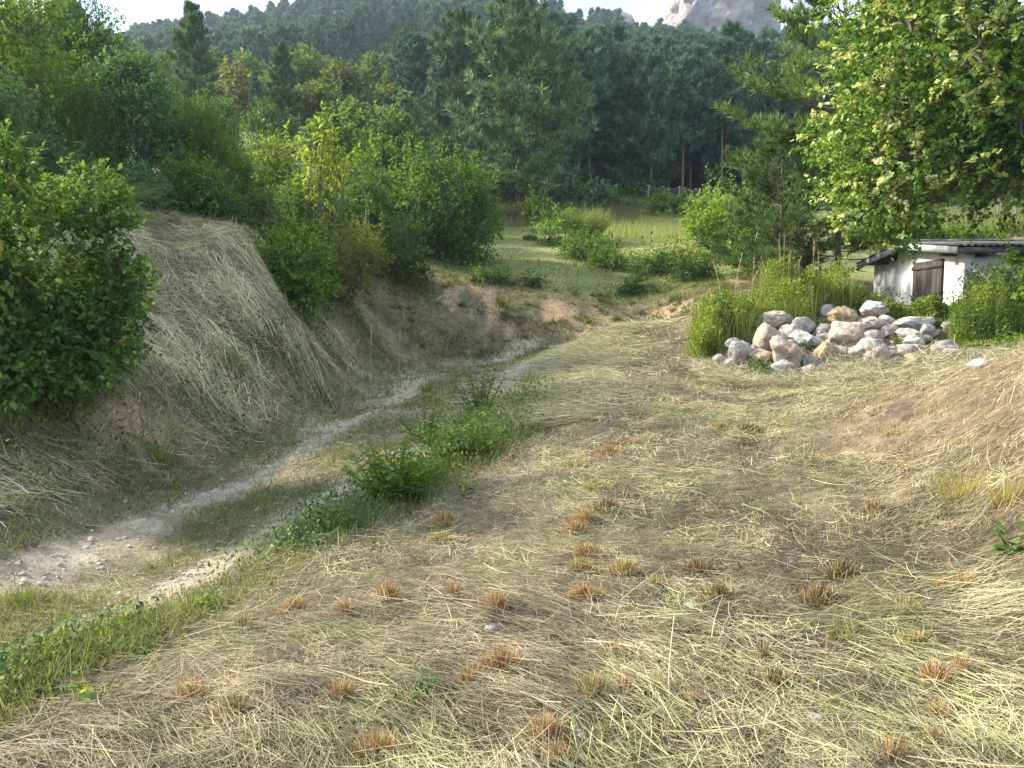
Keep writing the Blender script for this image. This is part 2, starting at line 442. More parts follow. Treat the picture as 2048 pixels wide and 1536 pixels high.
mb = MB()
_r = np.arange(NR - 1)[:, None] * NC; _c = np.arange(NC - 1)[None]
mb.add(np.stack([GX, GY, GZ], -1).reshape(-1, 3), np.stack([_r + _c, _r + _c + 1, _r + _c + 1 + NC, _r + _c + NC], -1).reshape(-1, 4), ground_colour(GX.ravel(), GY.ravel()))
tag(mb.build('ground', M_GROUND, smooth=True), 'sloping ground of mown terrace, gravel track, cut banks and hillside', kind='structure')

# ------------------------------------------------------------------ the far cliffs
def cliff(name, label, u0, u1, vtop, Y, seed, depth=40.0, tone=(0.42, 0.38, 0.36), lean=0.0):
    xl, xr = at(u0, 50, Y)[0], at(u1, 50, Y)[0]
    zt = at(u0, vtop, Y)[2]; zb = float(gz((xl + xr) / 2, 250.0)) - 12
    cx, hw = (xl + xr) / 2, (xr - xl) / 2
    nu, nv = 150, 70
    th = np.linspace(0, 2 * math.pi, nu, endpoint=False)[None] + np.zeros((nv, 1)); t = np.linspace(0, 1, nv)[:, None] + np.zeros((1, nu))
    prof = np.where(t < 0.86, 1.12 - 0.16 * t, np.sqrt(np.clip(1 - ((t - 0.86) / 0.14) ** 2, 0, 1)) * 0.98)
    c_, s_ = np.cos(th), np.sin(th)
    sq = (np.abs(c_) ** 4 + np.abs(s_) ** 4) ** -0.25
    X = c_ * sq * hw * prof; Yv = s_ * sq * depth * prof; Z = t * (zt - zb)
    d = fbm(X * 0.05, Yv * 0.05, Z * 0.03, seed=seed, octv=4) * 7 + np.abs(fbm(X * 0.14, Yv * 0.14, Z * 0.06, seed=seed + 3, octv=4)) * -11 + fbm(X * 0.45, Yv * 0.45, Z * 0.3, seed=seed + 5, octv=3) * 3.2
    X = X + c_ * d * 0.7 + lean * (1 - t) * np.where(c_ < 0, c_, 0); Yv = Yv + s_ * d; Z = Z + fbm(X * 0.09, Yv * 0.09, seed=seed + 9) * 4 * t
    mb = MB()
    i = np.arange(nv - 1)[:, None] * nu; j = np.arange(nu)[None]; k = (j + 1) % nu
    P = np.stack([X + cx, Yv + Y + depth, Z + zb], -1).reshape(-1, 3)
    f = fbm(P[:, 0] * 0.06, P[:, 1] * 0.06, P[:, 2] * 0.04, seed=seed + 20)[:, None]
    C = np.array(tone) * (1 + 0.2 * f) + np.array([0.05, 0.015, -0.02]) * np.clip(f * 3, 0, 1)
    mb.add(P, np.stack([i + j, i + k, i + k + nu, i + j + nu], -1).reshape(-1, 4), C)
    return tag(mb.build(name, M_CLIFF, smooth=True), label, kind='structure')
cliff('rock_cliff', 'grey limestone cliff rising above the wooded ridge', 1368, 1594, -70, 300, 40, lean=16, tone=(0.33, 0.30, 0.285))
cliff('rock_cliff', 'small pinkish cliff top showing over the ridge', 1155, 1285, -8, 330, 60, tone=(0.48, 0.37, 0.33))

# ------------------------------------------------------------------ plant generators
BARK_PINE, BARK_GREY = (0.15, 0.115, 0.09), (0.13, 0.11, 0.085)
G_DARK = [(0.030, 0.062, 0.016), (0.045, 0.085, 0.020), (0.06, 0.10, 0.022)]
G_MID = [(0.055, 0.105, 0.022), (0.075, 0.13, 0.026), (0.10, 0.155, 0.03)]
G_OLIVE = [(0.085, 0.11, 0.026), (0.115, 0.145, 0.035), (0.14, 0.155, 0.04)]
G_LIME = [(0.13, 0.20, 0.025), (0.17, 0.23, 0.03), (0.10, 0.17, 0.025)]
G_BLUE = [(0.050, 0.105, 0.052), (0.070, 0.135, 0.064), (0.10, 0.17, 0.078)]  # leaf greens shifted bluer, a hazy veil put into the colour
G_JUN = [(0.045, 0.085, 0.028), (0.07, 0.12, 0.035), (0.10, 0.15, 0.04)]

def make_lobes(rng, R, H, hb, k=7, r=(0.34, 0.55), squash=1.0, ry=1.0):
    L = [(0, 0, hb + (H - hb) * 0.42, R * 0.6, R * 0.6 * ry, (H - hb) * 0.44)]
    r = (r[0] * 0.62, r[1] * 0.82)
    for i in range(k + 7):
        d = sph(rng, 1)[0]; d[2] = d[2] * 0.9 + 0.12
        q = R * rng.uniform(*r)
        c = np.array([d[0] * (R - q * 0.6), d[1] * (R - q * 0.6) * ry, hb + (H - hb) * (0.48 + 0.5 * d[2]) - q * 0.3 * (d[2] > 0)])
        L.append((*c, q, q, min(q * squash, (H - hb) * 0.4)))
    return L

def foliage(rng, lobes, n_twig, per, tl, L, W, pal, up=0.45, droop=0.25, jit=0.55, shoots=0, shoot_len=0.6, tip=None, tipp=0.25, fill=0.32, base=None, nz=0.4):
    """leaves on twigs spread through the volume of the lobes; returns the leaf mesh builder and the twig roots"""
    mb = MB()
    Lb = np.array(lobes, float)
    wgt = (Lb[:, 3] * Lb[:, 4] * Lb[:, 5]) ** (2 / 3); wgt /= wgt.sum()
    li = rng.choice(len(Lb), n_twig, p=wgt)
    d = sph(rng, n_twig)
    rr = rng.random(n_twig) ** fill
    sd = int(rng.integers(0, 9999))
    rr = rr * (1 + nz * fbm(d[:, 0] * 1.7 + li * 3.1, d[:, 1] * 1.7, d[:, 2] * 1.7, seed=sd, octv=3) * 1.6)
    P = Lb[li, :3] + d * rr[:, None] * Lb[li, 3:]
    if base is not None:
        P[:, 2] = np.maximum(P[:, 2], base + rng.random(n_twig) * 0.1)
    T = unit(d + np.array([0, 0, up]) + rng.normal(size=(n_twig, 3)) * 0.35)
    TL = tl * rng.uniform(0.6, 1.4, n_twig)
    if shoots:
        k = rng.integers(0, n_twig, shoots)
        P = np.r_[P, P[k]]; T = np.r_[T, unit(T[k] * 0.5 + np.array([0, 0, 1.0]) + rng.normal(size=(shoots, 3)) * 0.18)]; TL = np.r_[TL, shoot_len * rng.uniform(0.5, 1.3, shoots)]
    m = len(P)
    cl = fbm(P[:, 0] * 1.1 / max(tl * 4, 0.3), P[:, 1] * 1.1 / max(tl * 4, 0.3), P[:, 2] / max(tl * 4, 0.3), seed=sd + 1, octv=2)
    pal = np.asarray(pal, float)
    idx = np.clip((0.5 + cl * 0.9 + rng.normal(size=m) * 0.25) * len(pal), 0, len(pal) - 1.001)
    Ct = pal[idx.astype(int)] * (1 - (idx % 1))[:, None] + pal[np.minimum(idx.astype(int) + 1, len(pal) - 1)] * (idx % 1)[:, None]
    if tip is not None:
        s = rng.random(m) < tipp
        Ct[s] = np.asarray(tip)[rng.integers(0, len(tip), s.sum())]
    t = (np.arange(per) + 0.6) / per
    LP = P[:, None] + T[:, None] * (TL[:, None] * t)[..., None]
    LP[..., 2] -= droop * TL[:, None] * t ** 2 * 0.6
    LP = LP.reshape(-1, 3) + rng.normal(size=(m * per, 3)) * tl * 0.05
    A = np.repeat(T, per, 0) * 0.6 + rng.normal(size=(m * per, 3)) * jit + np.array([0, 0, -droop])
    N = np.array([0, 0, 1.0]) + np.repeat(d if not shoots else np.r_[d, d[k]], per, 0) * 0.45 + rng.normal(size=(m * per, 3)) * 0.45
    C = np.repeat(Ct, per, 0) * 1.3 * (1 + rng.normal(size=(m * per, 1)) * 0.2)
    sz = rng.uniform(0.65, 1.25, m * per)
    leaves(mb, LP, A, N, L * sz, W * sz, np.clip(C, 0.006, 0.85))
    return mb, P

def stems(rng, lobes, P, r0, col=BARK_GREY, multi=4, twig=120, base_spread=0.12, single=False):
    mb = MB()
    Lb = np.array(lobes, float)
    top = Lb[:, 2].max()
    roots = []
    def bend(a, b, k=6, amp=0.1):
        t = np.linspace(0, 1, k)[:, None]
        s = np.linalg.norm(np.asarray(b) - a)
        off = rng.normal(size=3) * amp * s; off[2] *= 0.3
        return a * (1 - t) + b * t + off * np.sin(t * math.pi) + rng.normal(size=(k, 3)) * 0.015 * s * np.sin(t * math.pi)
    fork = np.array([0, 0, Lb[:, 2].min() * 0.75 if single else 0.0])
    if single:
        tube(mb, bend(np.array([0, 0, -0.15]), np.array([0, 0, top]), 8, 0.03), np.linspace(r0, r0 * 0.3, 8), 7, col)
    for q in Lb:
        a = fork + np.array([*rng.normal(size=2) * base_spread, -0.1 if not single else max(rng.uniform(0.25, 0.55) * (q[2] - fork[2]), 0.45 * top - fork[2])])
        pth = bend(a, q[:3])
        r = r0 * (0.45 if single else rng.uniform(0.5, 1.0))
        tube(mb, pth, np.linspace(r, r * 0.4, len(pth)), 5, col)
        roots.append((q, r * 0.4))
    k = rng.choice(len(P), min(twig, len(P)), replace=False)
    c = Lb[np.argmin(((P[k][:, None] - Lb[None, :, :3]) ** 2).sum(-1), axis=1), :3]
    t = np.linspace(0, 1, 4)[None, :, None]
    Q = c[:, None] * (1 - t) + P[k][:, None] * t + (rng.normal(size=(len(k), 1, 3)) * 0.12 * np.linalg.norm(P[k] - c, axis=1)[:, None, None]) * np.sin(t * math.pi)
    tubes3(mb, Q, np.linspace(r0 * 0.3, r0 * 0.1, 4)[None] * np.ones((len(k), 1)), col)
    return mb

STY = {  # twigs per m2 of crown, leaves per twig, twig length, leaf length, leaf width ...
    'broad':   dict(dens=115, per=9, tl=0.22, L=0.062, W=0.036, pal=G_MID),
    'round':   dict(dens=105, per=9, tl=0.24, L=0.075, W=0.058, pal=G_MID),
    'fine':    dict(dens=150, per=9, tl=0.17, L=0.042, W=0.026, pal=G_OLIVE),
    'juniper': dict(dens=120, per=22, tl=0.34, L=0.06, W=0.014, pal=G_JUN, up=1.5, droop=0.0, jit=0.30),
    'airy':    dict(dens=48, per=9, tl=0.32, L=0.07, W=0.036, pal=G_LIME, up=0.7),
}
def area(lobes):
    Lb = np.array(lobes)
    return float((4 * math.pi * ((Lb[:, 3] * Lb[:, 4]) ** 1.6 + (Lb[:, 3] * Lb[:, 5]) ** 1.6 + (Lb[:, 4] * Lb[:, 5]) ** 1.6) / 3).__pow__(1 / 1.6).sum()) if False else float((4 * math.pi * (Lb[:, 3] * Lb[:, 4] * Lb[:, 5]) ** (2 / 3)).sum() * 0.62)

def bush(name, label, cat, u, vtop, Y, hw, style, seed, hb=0.12, k=7, group=None, scale=1.0, leafscale=1.0, r=(0.34, 0.55), single=False, shoots=None, mat=None, x=None, lob=None, r0=None, zoff=0.0, **kw):
    """a shrub or broadleaf tree: top at pixel row vtop, half width hw pixels, standing at distance Y"""
    rng = np.random.default_rng(seed)
    X = at(u, 600, Y)[0] if x is None else x
    zb = float(gz(X, Y)) + zoff
    H = max(at(u, vtop, Y)[2] - zb, 0.35)
    R = hw * Y / F_PX
    s = dict(STY[style]); s.update(kw)
    dens = s.pop('dens')
    lobes = lob(rng, R, H) if lob else make_lobes(rng, R * 0.94, H * 0.96, H * hb, k, r)
    far = max(1.0, (Y / 13.0) ** 0.85) * leafscale           # leaves of far bushes are gathered into small sprays
    for q in ('tl', 'L', 'W'):
        s[q] *= far
    nt = int(min(dens * area(lobes) / far ** 2, 7500) * scale * 0.82)
    s['L'] *= 1.09; s['W'] *= 1.09
    sh = int(nt * 0.09) if shoots is None else shoots
    BUSHES.append((X, Y, R))
    t = thing(name, (X, Y, zb), label, cat, group)
    mbl, P = foliage(rng, lobes, nt, lobes_n(s), s['tl'], s['L'], s['W'], s['pal'], up=s.get('up', 0.45), droop=s.get('droop', 0.25), jit=s.get('jit', 0.55), shoots=sh, shoot_len=s.get('shoot_len', 0.6 * min(far, 2)), tip=s.get('tip'), tipp=s.get('tipp', 0.2), fill=s.get('fill', 0.32), base=s.get('floor', 0.02), nz=s.get('nz', 0.62))
    tree = cat == 'tree'
    stems(rng, lobes, P, r0 or max(0.018, H * 0.014), s.get('bark', BARK_GREY), twig=int(min(140, nt * 0.2)), single=single).build('trunk' if tree else 'stems', M_BARK, t, smooth=True)
    c = stuff(mbl.build('crown' if tree else 'foliage', mat or M_LEAF, t))
    return t
BUSHES = []
def lobes_n(s): return s['per']

def needles(mb, rng, P, D, S, n, C, w=0.1, spread=0.75):
    """tufts of pine needles: n long thin triangles fanned round direction D"""
    m = len(P)
    D = unit(D)
    A = unit(np.repeat(D, n, 0) + rng.normal(size=(m * n, 3)) * spread * 0.72)
    L = np.repeat(S, n) * rng.uniform(0.7, 1.15, m * n)
    B = unit(np.cross(A, sph(rng, m * n)))
    Q = np.repeat(P, n, 0)
    W = (L * w)[:, None]
    V = np.stack([Q - B * W * 0.5, Q + B * W * 0.5, Q + A * L[:, None]], 1)
    F = np.arange(m * n * 3).reshape(-1, 3)
    C = np.repeat(C, n, 0) * (1 + rng.normal(size=(m * n, 1)) * 0.15)
    mb.add(V.reshape(-1, 3), F, np.repeat(np.clip(C, 0.006, 0.8), 3, 0))

def pine_mesh(seed, H, R, base, gap=0.5, per=5, sub=6, tuft=0.24, n=9, pal=None, shape=0.75, dead=0, w=0.1, lowup=0.12, flat=0.0, gaps=0.12):
    """returns trunk and crown builders of a pine of height H, crown radius R, crown starting at base*H"""
    rng = np.random.default_rng(seed)
    pal = np.array(pal if pal is not None else [(0.030, 0.058, 0.026), (0.045, 0.08, 0.032), (0.065, 0.105, 0.04)])
    wood, crown = MB(), MB()
    r0 = 0.012 * H + 0.03
    ph = rng.uniform(0, 6.28)
    hh = np.linspace(-0.3, H * 0.985, 14)
    lean = 0.02 * H
    axis = lambda h: np.stack([np.sin(h * 0.35 + ph) * lean * 0.25 * (h / H), np.cos(h * 0.3 + ph) * lean * 0.25 * (h / H), h], -1)
    tube(wood, axis(hh), np.linspace(r0, r0 * 0.12, 14) , 7, BARK_PINE)
    hs = np.arange(base * H, H * 0.985, gap)
    BP, BR, TP, TD, TS, TC = [], [], [], [], [], []
    for h in hs:
        f = (h - base * H) / (H - base * H)
        prof = ((1 - f) ** shape) * (0.62 + 0.38 * sstep(-0.05, 0.28, f))
        for b in range(per):
            if rng.random() < gaps: continue
            L = R * (prof * rng.uniform(0.72, 1.12) + 0.06)
            az = rng.uniform(0, 6.28)
            el = lowup + 0.75 * f ** 1.3 + rng.normal() * 0.12 - flat * 0.1
            dr = np.array([math.cos(az) * math.cos(el), math.sin(az) * math.cos(el), math.sin(el)])
            a = axis(np.array([h + rng.uniform(-0.2, 0.2) * gap]))[0]
            t = np.linspace(0, 1, 5)[:, None]
            pth = a + dr * L * t + np.array([0, 0, 1.0]) * L * (0.20 * t ** 2.2 - 0.13 * t * (1 - f))
            BP.append(pth); BR.append(np.linspace(max(0.012, L * 0.012), 0.006, 5))
            k = max(3, int(sub * (0.55 + L / R)))
            ts = np.clip(rng.uniform(0.28, 1.0, k), 0, 1); ts[0] = 1.0
            for q in ts:
                p = np.array([np.interp(q, t[:, 0], pth[:, i]) for i in range(3)])
                sd = np.cross(dr, [0, 0, 1.0]) * rng.choice([-1, 1])
                sdir = unit((dr * rng.uniform(0.5, 0.9) + sd * rng.uniform(0.3, 0.9) * (q < 0.97) + np.array([0, 0, rng.uniform(0.1, 0.5)]))[None])[0]
                sl = L * rng.uniform(0.14, 0.30) * (1.25 - 0.6 * q) + 0.05
                cv = rng.random()
                for e in np.linspace(0.4, 1, max(2, int(sl / (tuft * 0.85)))):
                    TP.append(p + sdir * sl * e + rng.normal(size=3) * tuft * 0.12); TD.append(sdir * 0.45 + dr * 0.25 + np.array([0, 0, 0.95])); TS.append(tuft * rng.uniform(0.75, 1.25)); TC.append(cv * 0.7 + 0.3 * rng.random())
    for b in range(dead):
        h = rng.uniform(0.08, max(base, 0.35)) * H; az = rng.uniform(0, 6.28); L = rng.uniform(0.3, 0.6) * R
        dr = np.array([math.cos(az), math.sin(az), rng.uniform(-0.2, 0.15)])
        t = np.linspace(0, 1, 5)[:, None]
        BP.append(axis(np.array([h]))[0] + dr * L * t - np.array([0, 0, 0.18]) * L * t ** 2); BR.append(np.linspace(0.018, 0.004, 5))
    tubes3(wood, np.array(BP), np.array(BR), (0.13, 0.105, 0.085))
    TP, TD, TS = np.array(TP), np.array(TD), np.array(TS)
    cl = np.array(TC) * (len(pal) - 1.001)
    i = cl.astype(int); C = pal[i] * (1 - cl % 1)[:, None] + pal[i + 1] * (cl % 1)[:, None]
    needles(crown, rng, TP, TD, TS, n, C, w)
    return wood, crown

def plant_pine(proto, X, Y, rz, s, label, group=None, sz=None, z=None):
    """a copy of a pine: Empty + trunk + crown sharing the prototype's meshes"""
    t = thing('pine_tree', (X, Y, float(gz(X, Y)) if z is None else z), label, 'tree', group, rz)
    t.scale = (s, s, sz or s)
    for nm, me in proto:
        o = link(nm, me, t)
        if nm == 'crown': o['kind'] = 'stuff'
    return t
def pine_proto(*a, **k):
    w, c = pine_mesh(*a, **k)
    wo = w.build('trunk', M_BARK, smooth=True); co = c.build('crown', M_NEEDLE)
    res = (('trunk', wo.data), ('crown', co.data))
    bpy.data.objects.remove(wo); bpy.data.objects.remove(co)
    return res

# ------------------------------------------------------------------ the pine wood
PB = [(0.032, 0.076, 0.050), (0.072, 0.145, 0.086), (0.155, 0.255, 0.135)]  # needle greens with the blue cast of distant haze mixed into the colour
FP = [pine_proto(100 + i, 13.0, 2.5 + 0.25 * i, (0.40, 0.24, 0.34, 0.20)[i], gap=0.5, per=6, sub=9, tuft=0.58, n=10, pal=PB, shape=0.55, dead=16, w=0.20) for i in range(4)]
EP = [pine_proto(120 + i, 12.0, 3.0, 0.08, gap=0.46, per=6, sub=10, tuft=0.52, n=11, pal=[(0.035, 0.072, 0.036), (0.085, 0.15, 0.062), (0.18, 0.26, 0.10)], shape=0.62, dead=4, w=0.18) for i in range(2)]
BPN = [pine_proto(126, 12.0, 5.0, 0.06, gap=0.5, per=6, sub=13, tuft=0.55, n=12, pal=[(0.04, 0.08, 0.038), (0.095, 0.165, 0.066), (0.20, 0.28, 0.105)], shape=0.5, dead=6, w=0.18, gaps=0.18, lowup=0.05)]
rng = np.random.default_rng(5)
def top_scale(u, vtop, X, Y, H):
    return (at(u, vtop, Y)[2] - float(gz(X, Y))) / H
# individual pines that stand out: u, top row, distance, prototype, label
SOLO = [
    (1035, 40, 50, BPN[0], 'broad full-crowned pine at the meadow edge, tallest in the middle of the view'),
    (925, 58, 57, BPN[0], 'pale green pine left of the tallest meadow-edge pine'),
    (400, 14, 46, EP[1], 'dark layered pine standing alone against the sky on the left slope'),
    (572, 92, 50, EP[0], 'pointed pine on the slope right of the orange-tinted tree'),
    (520, 150, 47, FP[1], 'thin young pine with bare lower trunk on the left slope'),
    (1440, 96, 57, FP[0], 'pine with a long pale bare trunk behind the wire frame'),
    (1482, 150, 58, FP[2], 'thin straight pine with bare trunk right of the wire frame'),
    (1300, 120, 57, FP[3], 'pine with curved bare trunk behind the left post of the wire frame'),
    (1640, 60, 66, FP[1], 'pine rising to the skyline just left of the flowering tree'),
]
for i, (u, vt, Y, pr, lab) in enumerate(SOLO):
    X = at(u, 500, Y)[0]; H = 12.0 if pr in EP + BPN else 13.0
    s = top_scale(u, vt, X, Y, H)
    wide = {0: 1.0, 1: 0.8, 2: 0.9, 3: 0.78, 4: 0.6, 5: 0.85, 6: 0.75, 7: 0.85}.get(i, 1.0)
    t = plant_pine(pr, X, Y, rng.uniform(0, 6.28), s * wide, lab, 'pines that stand apart', sz=s)
placed = [(at(u, 500, Y)[0], Y) for u, vt, Y, *_ in SOLO]
cnt = 0
for Y in np.arange(58.5, 88, 2.6):
    for X in np.arange(at(840, 500, Y)[0], at(1800, 500, Y)[0], 2.7):
        x, y = X + rng.normal() * 0.6, Y + rng.normal() * 0.6
        u = 1024 + F_PX * x / y
        if u < 880 and y < 66: continue
        if min((x - a) ** 2 + (y - b) ** 2 for a, b in placed) < 2.0: continue
        vt = np.interp(u, [840, 1000, 1130, 1250, 1400, 1560, 1700, 1800], [112, 92, 84, 108, 116, 106, 92, 92]) + rng.normal() * 17 - (y - 58) * 0.6
        s = np.clip(top_scale(u, vt, x, y, 13.0), 0.62, 1.25)
        plant_pine(EP[int(rng.integers(0, 2))] if (y < 64 and rng.random() < 0.35) else FP[int(rng.integers(0, 4))], x, y, rng.uniform(0, 6.28), 0.9 * s * rng.uniform(0.85, 1.15), 'tall dark pine in the dense wood behind the meadow and wire frame', 'pines of the dense wood', sz=s)
        cnt += 1
print('wood pines', cnt)

# ------------------------------------------------------------------ forest on the hill: one mass
def broad_proto(seed, R, H, pal, L=0.34):
    r_ = np.random.default_rng(seed)
    lb = make_lobes(r_, R, H, H * 0.15, 9, (0.3, 0.5))
    m, P = foliage(r_, lb, 620, 8, 0.6, L, L * 0.75, pal, shoots=20, shoot_len=1.0, nz=0.5)
    o = m.build('crown', M_LEAF); me = o.data
    bpy.data.objects.remove(o)
    return me
HB = [broad_proto(200, 2.6, 6.5, G_MID), broad_proto(201, 2.2, 5.0, G_OLIVE), broad_proto(202, 1.6, 2.6, [(0.09, 0.13, 0.05), (0.13, 0.17, 0.06)])]
HP = [pine_proto(140 + i, 11.0, 2.6, 0.12, gap=0.7, per=5, sub=7, tuft=0.85, n=9, pal=PB, shape=0.6, w=0.26, gaps=0.08)[1][1] for i in range(2)]
pts = {k: [] for k in range(5)}
for Y in np.exp(np.arange(math.log(60), math.log(262), 0.0255)):
    step = 3.3 + Y * 0.006
    for X in np.arange(-0.72 * Y, 0.78 * Y, step):
        x, y = X + rng.normal() * step * 0.3, Y + rng.normal() * step * 0.3
        u = 1024 + F_PX * x / y
        if y < 88 and 830 < u < 1810: continue
        if u < -80 or u > 2150: continue
        if u > 1800 and y < 110: continue
        cl = math.exp(-((u - 800) / 95) ** 2 - ((y - 128) / 24) ** 2)
        k, s = int(rng.integers(0, 2)), rng.uniform(0.55, 0.9)
        if y < 112 and u < 880:
            if rng.random() < 0.2: continue
            k = int(rng.choice([2, 3, 4, 4, 4, 0 if u < 300 else 4])); s = rng.uniform(0.4, 0.85)
        elif cl > 0.3:
            k = 4; s = rng.uniform(0.5, 1.0)
        elif u > 1060 and y > 190 or rng.random() < 0.12:
            k = int(rng.choice([0, 1, 2, 3]))
        pts[k].append((x, y, float(gz(x, y)) - 0.2, rng.uniform(0, 6.28), s))
print('hill trees', [len(v) for v in pts.values()])
def scatter(name, label, groups):
    """one object: points that carry copies of a few crowns"""
    V = np.array([p[:3] for me, P in groups for p in P]); rot = [p[3] for me, P in groups for p in P]; scl = [p[4] for me, P in groups for p in P]
    kind = [i for i, (me, P) in enumerate(groups) for p in P]
    me = bpy.data.meshes.new(name); me.from_pydata(V.tolist(), [], [])
    a = me.attributes.new('rot', 'FLOAT_VECTOR', 'POINT'); a.data.foreach_set('vector', np.c_[np.zeros(len(V)), np.zeros(len(V)), rot].astype(np.float32).ravel())
    a = me.attributes.new('scl', 'FLOAT', 'POINT'); a.data.foreach_set('value', np.array(scl, np.float32))
    a = me.attributes.new('sort', 'INT', 'POINT'); a.data.foreach_set('value', np.array(kind, np.int32))
    o = link(name, me)
    ng = bpy.data.node_groups.new(name, 'GeometryNodeTree')
    ng.interface.new_socket('Geometry', in_out='INPUT', socket_type='NodeSocketGeometry'); ng.interface.new_socket('Geometry', in_out='OUTPUT', socket_type='NodeSocketGeometry')
    N, Lk = ng.nodes, ng.links
    gi, go, jn = N.new('NodeGroupInput'), N.new('NodeGroupOutput'), N.new('GeometryNodeJoinGeometry')
    na = lambda nm, dt: (lambda q: (setattr(q, 'data_type', dt), q.inputs['Name'].__setattr__('default_value', nm), q)[2])(N.new('GeometryNodeInputNamedAttribute'))
    ar, asc, ak = na('rot', 'FLOAT_VECTOR'), na('scl', 'FLOAT'), na('sort', 'INT')
    for i, (cm, P) in enumerate(groups):
        src = bpy.data.objects.new(name + '_source', cm)
        oi = N.new('GeometryNodeObjectInfo'); oi.inputs['Object'].default_value = src; oi.inputs['As Instance'].default_value = True
        cmp_ = N.new('FunctionNodeCompare'); cmp_.data_type = 'INT'; cmp_.operation = 'EQUAL'
        ip = N.new('GeometryNodeInstanceOnPoints')
        bi = [s for s in cmp_.inputs if s.type == 'INT']
        Lk.new(ak.outputs['Attribute'], bi[0]); bi[1].default_value = i
        Lk.new(gi.outputs[0], ip.inputs['Points']); Lk.new(cmp_.outputs['Result'], ip.inputs['Selection']); Lk.new(oi.outputs['Geometry'], ip.inputs['Instance'])
        Lk.new(ar.outputs['Attribute'], ip.inputs['Rotation']); Lk.new(asc.outputs['Attribute'], ip.inputs['Scale'])
        Lk.new(ip.outputs['Instances'], jn.inputs[0])
    Lk.new(jn.outputs[0], go.inputs[0])
    md = o.modifiers.new('scatter', 'NODES'); md.node_group = ng
    return tag(o, label, 'forest', kind='stuff')
scatter('hill_forest', 'bluish green wooded hillside rising behind the meadow', [(HP[0], pts[0]), (HP[1], pts[1]), (HB[0], pts[2]), (HB[1], pts[3]), (HB[2], pts[4])])

# ------------------------------------------------------------------ trees and shrubs on the left bank
def cone(rng, R, H):
    return [(rng.normal() * R * 0.1, rng.normal() * R * 0.1, H * f, R * w * 1.05, R * w * 1.05, H * 0.2) for f, w in ((0.2, 0.9), (0.38, 0.95), (0.55, 0.72), (0.72, 0.48), (0.86, 0.26))] + \
           [(math.cos(a) * R * 0.55, math.sin(a) * R * 0.55, H * rng.uniform(0.3, 0.62), R * 0.34, R * 0.34, H * 0.22) for a in rng.uniform(0, 6.28, 5)]
G_LEFT = 'shrubs and trees crowding the left bank'
bush('dogwood_shrub', 'big dark green leafy shrub on the left bank with some yellow leaves', 'shrub', 62, 258, 7.75, 200, 'broad', 301, hb=0.03, k=12, group=G_LEFT, pal=[(0.05, 0.10, 0.024), (0.085, 0.15, 0.03), (0.13, 0.20, 0.04)], tip=[(0.14, 0.18, 0.03), (0.12, 0.165, 0.035), (0.26, 0.22, 0.04)], tipp=0.06, L=0.068, W=0.040, scale=2.1, nz=0.4, shoots=160, shoot_len=0.3, zoff=-0.1, r0=0.018, bark=(0.07, 0.06, 0.045))
bush('broadleaf_tree', 'tall bluish green tree leaning in at the left edge', 'tree', -130, -230, 13.5, 260, 'broad', 302, hb=0.15, k=10, group=G_LEFT, pal=G_MID, single=True, scale=0.55, leafscale=1.25)
bush('broadleaf_tree', 'yellowish green sunlit tree at the upper left, beside the dark juniper', 'tree', 95, -60, 19, 120, 'broad', 303, hb=0.1, k=9, group=G_LEFT, pal=G_OLIVE, tip=[(0.22, 0.25, 0.05)], tipp=0.25)
bush('juniper_tree', 'dark columnar juniper on the bank top at the upper left', 'tree', 190, -25, 18, 78, 'juniper', 304, group=G_LEFT, lob=cone, pal=[(0.022, 0.045, 0.022), (0.035, 0.065, 0.028), (0.05, 0.09, 0.035)])
bush('maple_tree', 'slender tree whose leafy shoots reach into the white sky', 'tree', 236, 18, 20, 52, 'airy', 305, hb=0.25, k=6, group=G_LEFT, pal=G_MID, shoots=60, shoot_len=1.0)
bush('hazel_shrub', 'large dull green rounded bush beside the broom on the bank top', 'shrub', 275, 118, 17, 92, 'broad', 306, hb=0.05, k=10, group=G_LEFT, pal=G_BLUE, scale=1.1)
bush('juniper_shrub', 'bushy grey-green juniper in the shade behind the arching broom', 'shrub', 118, 95, 16, 95, 'juniper', 307, group=G_LEFT, lob=cone, pal=G_JUN)
bush('juniper_shrub', 'bright green spiky juniper right of the dull green bush', 'shrub', 415, 212, 18, 58, 'juniper', 308, group=G_LEFT, lob=cone, pal=[(0.06, 0.11, 0.03), (0.10, 0.16, 0.035), (0.15, 0.20, 0.045)])
bush('juniper_shrub', 'small pointed juniper at the right end of the bank hedge', 'shrub', 470, 298, 19, 48, 'juniper', 309, group=G_LEFT, lob=cone, pal=[(0.05, 0.10, 0.03), (0.085, 0.145, 0.035), (0.12, 0.18, 0.045)])
bush('privet_shrub', 'low dark bush below the bright juniper at the bank crest', 'shrub', 375, 330, 16.2, 80, 'broad', 310, hb=0.0, k=8, group=G_LEFT, pal=G_MID)
bush('privet_shrub', 'small blue-green bush hanging over the top of the hay bank', 'shrub', 285, 345, 15.2, 62, 'broad', 311, hb=0.0, k=6, group=G_LEFT, pal=G_BLUE)
bush('privet_shrub', 'dark shrub low at the right end of the hay bank crest', 'shrub', 448, 405, 16.2, 45, 'fine', 312, hb=0.0, k=6, group=G_LEFT, pal=G_DARK)
bush('broadleaf_tree', 'dusky bush filling the gap behind the big left shrub', 'tree', 30, 170, 12.5, 120, 'broad', 313, hb=0.0, k=8, group=G_LEFT, pal=G_BLUE)
bush('broadleaf_tree', 'mid green tree behind the dull green bush and the layered pine', 'tree', 330, 160, 27, 60, 'broad', 314, hb=0.0, k=7, group=G_LEFT, pal=G_MID)
